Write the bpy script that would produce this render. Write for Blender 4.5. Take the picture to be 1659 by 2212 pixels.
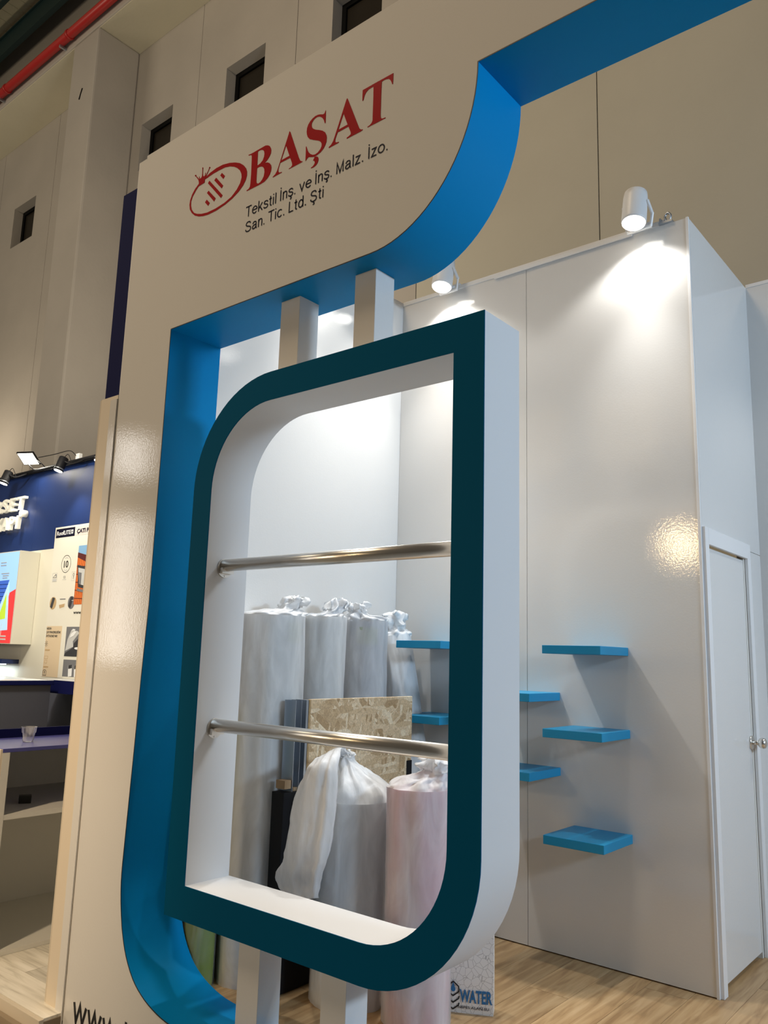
import bpy, bmesh, math, random, json
from mathutils import Vector, Matrix, noise
from mathutils.geometry import tessellate_polygon

# ------------------------------------------------------------------ clean
for o in list(bpy.data.objects):
    bpy.data.objects.remove(o, do_unlink=True)
S = bpy.context.scene
COL = S.collection
R = random.Random(7)
PI = math.pi

# ------------------------------------------------------------------ camera
cam_d = bpy.data.cameras.new('camera')
cam = bpy.data.objects.new('camera', cam_d)
COL.objects.link(cam)
yaw, pitch, roll = math.radians(39.6029), math.radians(10.1339), math.radians(1.6562)
fwd = Vector((-math.sin(yaw) * math.cos(pitch), math.cos(yaw) * math.cos(pitch), math.sin(pitch)))
rgt = Vector((math.cos(yaw), math.sin(yaw), 0))
upv = rgt.cross(fwd)
r2 = rgt * math.cos(roll) + upv * math.sin(roll)
u2 = -rgt * math.sin(roll) + upv * math.cos(roll)
M = Matrix((r2, u2, -fwd)).transposed().to_4x4()
M.translation = Vector((1.6423, -2.0738, 1.4087))
cam.matrix_world = M
cam_d.sensor_fit = 'VERTICAL'
cam_d.sensor_height = 36.0
cam_d.sensor_width = 27.0
cam_d.lens = 1747.97 * 36.0 / 2212.0
cam_d.clip_start = 0.05
cam_d.clip_end = 200
S.camera = cam

# ------------------------------------------------------------------ world, exposure
w = bpy.data.worlds.new('hall_air')
S.world = w
w.use_nodes = True
w.node_tree.nodes['Background'].inputs[0].default_value = (1.0, 0.87, 0.70, 1)
w.node_tree.nodes['Background'].inputs[1].default_value = 0.065
S.view_settings.view_transform = 'Standard'
S.view_settings.look = 'None'
S.view_settings.gamma = 1
S.view_settings.use_curve_mapping = False
S.view_settings.exposure = 0.0
S.cycles.max_bounces = 8
S.cycles.transparent_max_bounces = 12
S.cycles.sample_clamp_indirect = 4.0
S.cycles.use_denoising = True


def area_lamp(name, loc, target, size, size_y, power, color):
    d = bpy.data.lights.new(name, 'AREA')
    d.shape = 'RECTANGLE'
    d.size, d.size_y = size, size_y
    d.energy = power
    d.color = color
    o = bpy.data.objects.new(name, d)
    COL.objects.link(o)
    o.location = loc
    o.rotation_euler = (Vector(target) - Vector(loc)).to_track_quat('-Z', 'Y').to_euler()
    return o


WARM = (1.0, 0.76, 0.50)
HALL = (1.0, 0.86, 0.66)
COOL = (0.60, 0.79, 1.0)
# hall lamps high above the aisle, the warm stands across it, and the cool light of the stands beside this one; then added fill lamps
area_lamp('hall_lamp', (-3.5, -5.2, 12.0), (-1.5, 0.0, 1.0), 2.5, 2.5, 310, WARM)
area_lamp('stand_and_fill_lamp', (-6.5, -6.5, 2.6), (-1.2, 0.0, 1.4), 1.6, 1.2, 95, WARM)
area_lamp('hall_lamp', (-16.0, -4.0, 11.0), (-13.0, 4.6, 10.0), 4.0, 3.0, 230, HALL)
area_lamp('hall_lamp', (-5.0, -3.0, 12.5), (-5.0, 5.5, 8.0), 4.0, 2.0, 240, HALL)
area_lamp('stand_and_fill_lamp', (5.8, 0.8, 3.2), (0.0, 0.9, 2.0), 1.1, 0.5, 190, COOL)
sl = bpy.data.lights.new('unit_fill_spot', 'SPOT')  # unseen spot, added to brighten the inside of the open shelf unit
sl.energy, sl.color, sl.spot_size, sl.spot_blend, sl.shadow_soft_size = 520, WARM, math.radians(46), 1.0, .12
so = bpy.data.objects.new('unit_fill_spot', sl)
COL.objects.link(so)
so.location = (-1.0, -3.2, 3.6)
so.rotation_euler = (Vector((-2.85, .3, .25)) - so.location).to_track_quat('-Z', 'Y').to_euler()
area_lamp('stand_and_fill_lamp', (-8.0, 4.1, 4.6), (-8.2, 4.9, 12.8), 1.5, 0.6, 55, HALL)  # added uplight for the beam soffit, in place of floor bounce
area_lamp('stand_and_fill_lamp', (-15.0, 4.1, 4.6), (-14.5, 4.9, 12.8), 1.5, 0.6, 55, HALL)  # second added uplight, further along the soffit
area_lamp('stand_and_fill_lamp', (-5.5, 0.2, 4.6), (-8.0, 3.0, 1.6), 0.5, 0.5, 165, (1.0, 0.94, 0.80))  # hidden lamp added to brighten the neighbouring stand's cream wall
# lit panels of the stand across the aisle, mirrored in the glossy white fascia
area_lamp('aisle_panel_lamp', (-7.85, -4.0, 2.2), (-7.85, 0.0, 2.2), 0.75, 1.9, 28, (1.0, 0.95, 0.88))
area_lamp('aisle_panel_lamp', (-7.9, -4.0, 4.0), (-7.9, 0.0, 4.0), 0.6, 0.6, 9, (1.0, 0.95, 0.88))
area_lamp('aisle_spot_lamp', (-2.4, -6.0, 3.12), (0.0, 1.8, 2.0), 0.34, 0.34, 26, (1.0, 0.72, 0.38))

# ------------------------------------------------------------------ materials
def mat(name, color, rough=0.5, metal=0.0, spec=0.5, emit=None, estr=0.0, bump=None, alpha=1.0, vary=None):
    """vary=(scale, amount): soft cloudy wear in the colour; bump=(scale, strength)."""
    m = bpy.data.materials.new(name)
    m.use_nodes = True
    nt = m.node_tree
    b = nt.nodes['Principled BSDF']
    b.inputs['Base Color'].default_value = (*color, 1)
    b.inputs['Roughness'].default_value = rough
    b.inputs['Metallic'].default_value = metal
    b.inputs['Specular IOR Level'].default_value = spec
    b.inputs['Alpha'].default_value = alpha
    if emit:
        b.inputs['Emission Color'].default_value = (*emit, 1)
        b.inputs['Emission Strength'].default_value = estr
    if bump or vary:
        tc = nt.nodes.new('ShaderNodeTexCoord')
    if bump:
        n = nt.nodes.new('ShaderNodeTexNoise')
        n.inputs['Scale'].default_value = bump[0]
        n.inputs['Detail'].default_value = 4
        nt.links.new(tc.outputs['Object'], n.inputs['Vector'])
        bp = nt.nodes.new('ShaderNodeBump')
        bp.inputs['Strength'].default_value = bump[1]
        bp.inputs['Distance'].default_value = 0.01
        nt.links.new(n.outputs['Fac'], bp.inputs['Height'])
        nt.links.new(bp.outputs['Normal'], b.inputs['Normal'])
    if vary:
        n = nt.nodes.new('ShaderNodeTexNoise')
        n.inputs['Scale'].default_value = vary[0]
        n.inputs['Detail'].default_value = 6
        nt.links.new(tc.outputs['Object'], n.inputs['Vector'])
        mx = nt.nodes.new('ShaderNodeMix')
        mx.data_type = 'RGBA'
        k = 1 - vary[1]
        mx.inputs[6].default_value = (color[0] * k, color[1] * k, color[2] * k, 1)
        mx.inputs[7].default_value = (min(1, color[0] * (2 - k)), min(1, color[1] * (2 - k)), min(1, color[2] * (2 - k)), 1)
        nt.links.new(n.outputs['Fac'], mx.inputs[0])
        nt.links.new(mx.outputs[2], b.inputs['Base Color'])
    return m


def ramp(nt, stops):
    r = nt.nodes.new('ShaderNodeValToRGB')
    while len(r.color_ramp.elements) < len(stops):
        r.color_ramp.elements.new(0.5)
    for e, (p, c) in zip(r.color_ramp.elements, stops):
        e.position = p
        e.color = (*c, 1)
    return r


def wood_mat(name, cols, rough, axis):
    """floor laminate: grain stretched along the plank, each plank its own tone."""
    m = mat(name, cols[1], rough)
    nt = m.node_tree
    b = nt.nodes['Principled BSDF']
    tc = nt.nodes.new('ShaderNodeTexCoord')
    mp = nt.nodes.new('ShaderNodeMapping')
    oi = nt.nodes.new('ShaderNodeObjectInfo')
    ad = nt.nodes.new('ShaderNodeVectorMath')
    ad.operation = 'MULTIPLY_ADD'
    ad.inputs[1].default_value = (9, 9, 9)
    nt.links.new(oi.outputs['Random'], ad.inputs[0])
    nt.links.new(tc.outputs['Object'], ad.inputs[2])
    nt.links.new(ad.outputs[0], mp.inputs['Vector'])
    mp.inputs['Scale'].default_value = (14, 1.3, 1) if axis == 'y' else (1.3, 14, 1)
    n = nt.nodes.new('ShaderNodeTexNoise')
    n.inputs['Scale'].default_value = 2.2
    n.inputs['Detail'].default_value = 9
    n.inputs['Distortion'].default_value = 0.9
    nt.links.new(mp.outputs[0], n.inputs['Vector'])
    r = ramp(nt, [(0.3, cols[0]), (0.5, cols[1]), (0.72, cols[2])])
    nt.links.new(n.outputs['Fac'], r.inputs[0])
    hv = nt.nodes.new('ShaderNodeHueSaturation')
    mr = nt.nodes.new('ShaderNodeMapRange')
    mr.inputs[3].default_value = 0.82
    mr.inputs[4].default_value = 1.12
    nt.links.new(oi.outputs['Random'], mr.inputs[0])
    nt.links.new(mr.outputs[0], hv.inputs['Value'])
    nt.links.new(r.outputs[0], hv.inputs['Color'])
    nt.links.new(hv.outputs[0], b.inputs['Base Color'])
    return m


def osb_mat(name):
    m = mat(name, (0.5, 0.36, 0.2), 0.55)
    nt = m.node_tree
    b = nt.nodes['Principled BSDF']
    tc = nt.nodes.new('ShaderNodeTexCoord')
    prev = None
    for i, (rot, ln, wd) in enumerate([(0.7, .12, .030), (2.2, .11, .028), (-0.6, .14, .03), (1.45, .10, .020), (0.05, .095, .022)]):
        mp = nt.nodes.new('ShaderNodeMapping')
        mp.vector_type = 'TEXTURE'
        mp.inputs['Rotation'].default_value = (rot, 0, 0)
        mp.inputs['Scale'].default_value = (.2, ln, wd)
        mp.inputs['Location'].default_value = (0, .37 * i, .11 * i)
        dn = nt.nodes.new('ShaderNodeTexNoise')
        dn.inputs['Scale'].default_value = 6
        va = nt.nodes.new('ShaderNodeVectorMath')
        va.operation = 'MULTIPLY_ADD'
        va.inputs[1].default_value = (0.005, 0.005, 0.005)
        nt.links.new(tc.outputs['Object'], dn.inputs['Vector'])
        nt.links.new(dn.outputs['Color'], va.inputs[0])
        nt.links.new(tc.outputs['Object'], va.inputs[2])
        nt.links.new(va.outputs[0], mp.inputs['Vector'])
        v = nt.nodes.new('ShaderNodeTexVoronoi')
        v.inputs['Scale'].default_value = 1.0
        nt.links.new(mp.outputs[0], v.inputs['Vector'])
        sp = nt.nodes.new('ShaderNodeSeparateColor')
        nt.links.new(v.outputs['Color'], sp.inputs[0])
        r = ramp(nt, [(0.0, (0.38, 0.25, 0.125)), (0.25, (0.57, 0.42, 0.25)), (0.7, (0.66, 0.51, 0.33)), (1.0, (0.78, 0.66, 0.47))])
        nt.links.new(sp.outputs[0], r.inputs[0])
        if prev is None:
            prev = r.outputs[0]
        else:
            gt = nt.nodes.new('ShaderNodeMath')
            gt.operation = 'GREATER_THAN'
            gt.inputs[1].default_value = 0.62
            nt.links.new(sp.outputs[1], gt.inputs[0])
            mx = nt.nodes.new('ShaderNodeMix')
            mx.data_type = 'RGBA'
            nt.links.new(gt.outputs[0], mx.inputs[0])
            nt.links.new(prev, mx.inputs[6])
            nt.links.new(r.outputs[0], mx.inputs[7])
            prev = mx.outputs[2]
    gm = nt.nodes.new('ShaderNodeTexNoise')
    gm.inputs['Scale'].default_value = 160
    gm.inputs['Detail'].default_value = 6
    nt.links.new(tc.outputs['Object'], gm.inputs['Vector'])
    hv = nt.nodes.new('ShaderNodeHueSaturation')
    mr = nt.nodes.new('ShaderNodeMapRange')
    mr.inputs[1].default_value = 0.3
    mr.inputs[2].default_value = 0.7
    mr.inputs[3].default_value = 0.72
    mr.inputs[4].default_value = 1.18
    nt.links.new(gm.outputs['Fac'], mr.inputs[0])
    nt.links.new(mr.outputs[0], hv.inputs['Value'])
    nt.links.new(prev, hv.inputs['Color'])
    nt.links.new(hv.outputs[0], b.inputs['Base Color'])
    return m


def plastic_mat(name, opacity, tint=(0.93, 0.94, 0.95), folds=26):
    """milky polythene: part see-through, part translucent white, glossy, with fine creases."""
    m = bpy.data.materials.new(name)
    m.use_nodes = True
    nt = m.node_tree
    nt.nodes.clear()
    out = nt.nodes.new('ShaderNodeOutputMaterial')
    tr = nt.nodes.new('ShaderNodeBsdfTransparent')
    df = nt.nodes.new('ShaderNodeBsdfDiffuse')
    tl = nt.nodes.new('ShaderNodeBsdfTranslucent')
    gl = nt.nodes.new('ShaderNodeBsdfGlossy')
    gl.inputs['Roughness'].default_value = 0.34
    gl.inputs['Color'].default_value = (0.9, 0.92, 0.95, 1)
    df.inputs['Color'].default_value = (*tint, 1)
    tl.inputs['Color'].default_value = (*tint, 1)
    m1 = nt.nodes.new('ShaderNodeMixShader')
    m1.inputs[0].default_value = 0.22
    nt.links.new(df.outputs[0], m1.inputs[1])
    nt.links.new(tl.outputs[0], m1.inputs[2])
    m2 = nt.nodes.new('ShaderNodeMixShader')
    nt.links.new(tr.outputs[0], m2.inputs[1])
    nt.links.new(m1.outputs[0], m2.inputs[2])
    tc = nt.nodes.new('ShaderNodeTexCoord')
    mp = nt.nodes.new('ShaderNodeMapping')
    mp.inputs['Scale'].default_value = (folds, folds, 3.0)
    n = nt.nodes.new('ShaderNodeTexNoise')
    n.inputs['Scale'].default_value = 1.0
    n.inputs['Detail'].default_value = 5
    n.inputs['Distortion'].default_value = 0.8
    nt.links.new(tc.outputs['Object'], mp.inputs['Vector'])
    nt.links.new(mp.outputs[0], n.inputs['Vector'])
    mr = nt.nodes.new('ShaderNodeMapRange')
    mr.inputs[1].default_value = 0.3
    mr.inputs[2].default_value = 0.75
    mr.inputs[3].default_value = opacity - 0.12
    mr.inputs[4].default_value = min(1.0, opacity + 0.2)
    nt.links.new(n.outputs['Fac'], mr.inputs[0])
    nt.links.new(mr.outputs[0], m2.inputs[0])
    bp = nt.nodes.new('ShaderNodeBump')
    bp.inputs['Strength'].default_value = 0.25
    bp.inputs['Distance'].default_value = 0.02
    nt.links.new(n.outputs['Fac'], bp.inputs['Height'])
    for s in (df, tl, gl):
        nt.links.new(bp.outputs['Normal'], s.inputs['Normal'])
    lw = nt.nodes.new('ShaderNodeFresnel')
    lw.inputs['IOR'].default_value = 1.22
    m3 = nt.nodes.new('ShaderNodeMixShader')
    nt.links.new(lw.outputs[0], m3.inputs[0])
    nt.links.new(m2.outputs[0], m3.inputs[1])
    nt.links.new(gl.outputs[0], m3.inputs[2])
    nt.links.new(m3.outputs[0], out.inputs[0])
    return m


def bag_mat(name):
    """white paper printed with a web of thin grey lines."""
    m = mat(name, (0.8, 0.77, 0.73), 0.4)
    nt = m.node_tree
    b = nt.nodes['Principled BSDF']
    tc = nt.nodes.new('ShaderNodeTexCoord')
    v = nt.nodes.new('ShaderNodeTexVoronoi')
    v.feature = 'DISTANCE_TO_EDGE'
    v.inputs['Scale'].default_value = 42
    nt.links.new(tc.outputs['Object'], v.inputs['Vector'])
    r = ramp(nt, [(0.0, (0.45, 0.42, 0.40)), (0.018, (0.52, 0.49, 0.46)), (0.034, (0.82, 0.79, 0.75))])
    nt.links.new(v.outputs['Distance'], r.inputs[0])
    nt.links.new(r.outputs[0], b.inputs['Base Color'])
    return m


MT = {
    'panel': mat('white_laminate', (0.74, 0.73, 0.71), 0.06, spec=0.5, bump=(110, 0.03)),
    'white': mat('white_paint', (0.76, 0.76, 0.76), 0.45),
    'trim': mat('white_trim', (0.80, 0.80, 0.80), 0.4),
    'edge': mat('pale_board_edge', (0.62, 0.55, 0.44), 0.6),
    'blue': mat('bright_blue_foil', (0.001, 0.24, 0.56), 0.45, spec=0.07),
    'teal': mat('dark_teal_paint', (0.0006, 0.088, 0.185), 0.5, spec=0.03),
    'shelf': mat('shelf_blue', (0.012, 0.27, 0.50), 0.40, spec=0.3),
    'red': mat('red_vinyl', (0.36, 0.004, 0.007), 0.5, spec=0.08),
    'navy_ink': mat('dark_navy_vinyl', (0.006, 0.006, 0.020), 0.5, spec=0.15),
    'ink': mat('black_vinyl', (0.006, 0.006, 0.008), 0.5),
    'seam': mat('dark_joint', (0.05, 0.05, 0.05), 0.7),
    'steel': mat('brushed_steel', (0.78, 0.75, 0.70), 0.28, metal=1.0),
    'zinc': mat('zinc_steel', (0.48, 0.52, 0.57), 0.35, metal=0.9),
    'navy': mat('navy_board', (0.007, 0.009, 0.062), 0.6, spec=0.06),
    'navy2': mat('royal_navy_foil', (0.011, 0.030, 0.125), 0.42),
    'purple': mat('blue_violet_worktop', (0.07, 0.075, 0.30), 0.35, vary=(5, 0.25)),
    'grey': mat('dark_grey_board', (0.085, 0.088, 0.112), 0.5),
    'cream': mat('cream_board', (0.70, 0.67, 0.56), 0.5),
    'tan': mat('cream_wall_board', (0.75, 0.66, 0.53), 0.45),
    'black': mat('black_metal', (0.006, 0.006, 0.008), 0.6, spec=0.25),
    'blackg': mat('black_plastic', (0.012, 0.012, 0.012), 0.3),
    'concrete': mat('painted_concrete', (0.40, 0.365, 0.32), 0.85, bump=(14, 0.25), vary=(0.9, 0.13)),
    'concrete2': mat('cream_concrete', (0.47, 0.44, 0.36), 0.85, bump=(14, 0.25), vary=(0.7, 0.12)),
    'beam': mat('lightened_cream_soffit', (0.64, 0.59, 0.44), 0.85, bump=(14, 0.25), vary=(0.7, 0.10)),  # cream lightened in the colour itself, for light reaching the soffit from below
    'shade_wall': mat('shade_toned_concrete', (0.19, 0.17, 0.14), 0.9, vary=(0.7, 0.12)),  # concrete darkened in its colour to hold the shadow above the pipe
    'glass': mat('dark_window_pane', (0.022, 0.018, 0.013), 0.3, spec=0.2),
    'dframe': mat('black_window_frame', (0.003, 0.003, 0.003), 0.6, spec=0.1),
    'pipe': mat('red_pipe_paint', (0.42, 0.02, 0.018), 0.35),
    'green': mat('dark_green_steel', (0.004, 0.020, 0.020), 0.5),
    'roof': mat('cream_roof_sheet', (0.50, 0.45, 0.30), 0.6),
    'lamp_on': mat('lit_lamp_lens', (1, 1, 1), 0.3, emit=(1.0, 0.96, 0.88), estr=14.0),
    'letter_on': mat('lit_letter_face', (0.9, 0.88, 0.78), 0.4, emit=(1.0, 0.95, 0.76), estr=0.12),
    'flood_on': mat('lit_flood_face', (1, 1, 1), 0.3, emit=(1.0, 0.93, 0.75), estr=6.0),
    'led': mat('led_strip', (1, 1, 1), 0.4, emit=(.78, .92, 1.0), estr=4.0),
    'hall_floor': mat('grey_hall_floor', (0.20, 0.20, 0.19), 0.7, vary=(6, 0.25)),
    'oak': wood_mat('oak_laminate', [(0.31, 0.18, 0.078), (0.45, 0.285, 0.135), (0.56, 0.38, 0.20)], 0.42, 'y'),
    'ash': wood_mat('pale_ash_laminate', [(0.52, 0.49, 0.42), (0.72, 0.69, 0.61), (0.82, 0.79, 0.72)], 0.45, 'x'),
    'osb': osb_mat('strand_board'),
    'osbedge': mat('strand_board_edge', (0.36, 0.24, 0.11), 0.7, vary=(60, 0.4)),
    'poly': plastic_mat('milky_polythene', 0.66, folds=11),
    'poly4': plastic_mat('clear_thin_polythene', 0.13, folds=9),
    'poly2': plastic_mat('dense_polythene', 0.82, folds=14),
    'poly3': plastic_mat('thin_polythene', 0.55, folds=11),
    'cloth_grey': mat('grey_cloth', (0.52, 0.55, 0.55), 0.8, vary=(4, 0.2)),
    'cloth_sage': mat('pale_grey_cloth', (0.66, 0.67, 0.65), 0.8, vary=(4, 0.2)),
    'cloth_blue': mat('blue_grey_cloth', (0.38, 0.42, 0.49), 0.8, vary=(4, 0.2)),
    'cloth_white': mat('white_cloth', (0.68, 0.68, 0.67), 0.8, vary=(4, 0.15)),
    'cloth_slate': mat('slate_cloth', (0.60, 0.64, 0.67), 0.8, vary=(4, 0.25)),
    'cloth_pink': mat('pink_cloth', (0.66, 0.30, 0.38), 0.8, vary=(4, 0.2)),
    'cloth_green': mat('olive_cloth', (0.20, 0.27, 0.02), 0.8, vary=(4, 0.3)),
    'cloth_navy': mat('dark_slate_cloth', (0.03, 0.07, 0.10), 0.8),
    'card': mat('brown_card', (0.30, 0.20, 0.11), 0.8),
    'sticker': mat('pale_green_sticker', (0.38, 0.42, 0.33), 0.5),
    'bag': bag_mat('printed_white_paper'),
    'paper': mat('white_paper', (0.80, 0.79, 0.77), 0.5),
    'waterblue': mat('print_blue', (0.015, 0.15, 0.36), 0.5),
    'sky': mat('print_sky', (0.33, 0.58, 0.90), 0.4, emit=(0.36, 0.62, 1.0), estr=0.55),
    'lbred': mat('print_red', (0.75, 0.05, 0.05), 0.4, emit=(0.85, 0.06, 0.06), estr=0.5),
    'lbblue': mat('print_roof_blue', (0.05, 0.13, 0.55), 0.4, emit=(0.06, 0.16, 0.65), estr=0.5),
    'lblime': mat('print_lime', (0.50, 0.68, 0.05), 0.4, emit=(0.55, 0.75, 0.06), estr=0.5),
    'lbice': mat('print_ice', (0.45, 0.68, 0.95), 0.4, emit=(0.5, 0.75, 1.0), estr=0.5),
    'poster': mat('poster_cream', (0.72, 0.69, 0.60), 0.5),
    'pbeige': mat('poster_beige', (0.66, 0.52, 0.35), 0.5),
    'pinkish': mat('poster_blush', (0.66, 0.58, 0.54), 0.5),
    'psky': mat('poster_sky', (0.20, 0.38, 0.60), 0.5),
    'porange': mat('poster_tile', (0.68, 0.16, 0.03), 0.5),
    'pmaroon': mat('poster_ridge', (0.09, 0.015, 0.015), 0.5),
    'pgrey': mat('poster_grey', (0.16, 0.16, 0.17), 0.5),
    'plgrey': mat('poster_pale_grey', (0.50, 0.50, 0.49), 0.5),
    'pdark': mat('poster_dark', (0.035, 0.035, 0.04), 0.5),
    'ptan': mat('poster_tan', (0.48, 0.33, 0.17), 0.5),
    'plinth': mat('brown_plinth', (0.26, 0.20, 0.13), 0.7),
    'gloss_white': mat('gloss_white_top', (0.78, 0.82, 0.85), 0.15),
    'carcass': mat('off_white_board', (0.76, 0.75, 0.70), 0.5),  # one even off-white board colour
}
MT['clear'] = plastic_mat('clear_plastic', 0.09, folds=40)


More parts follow.
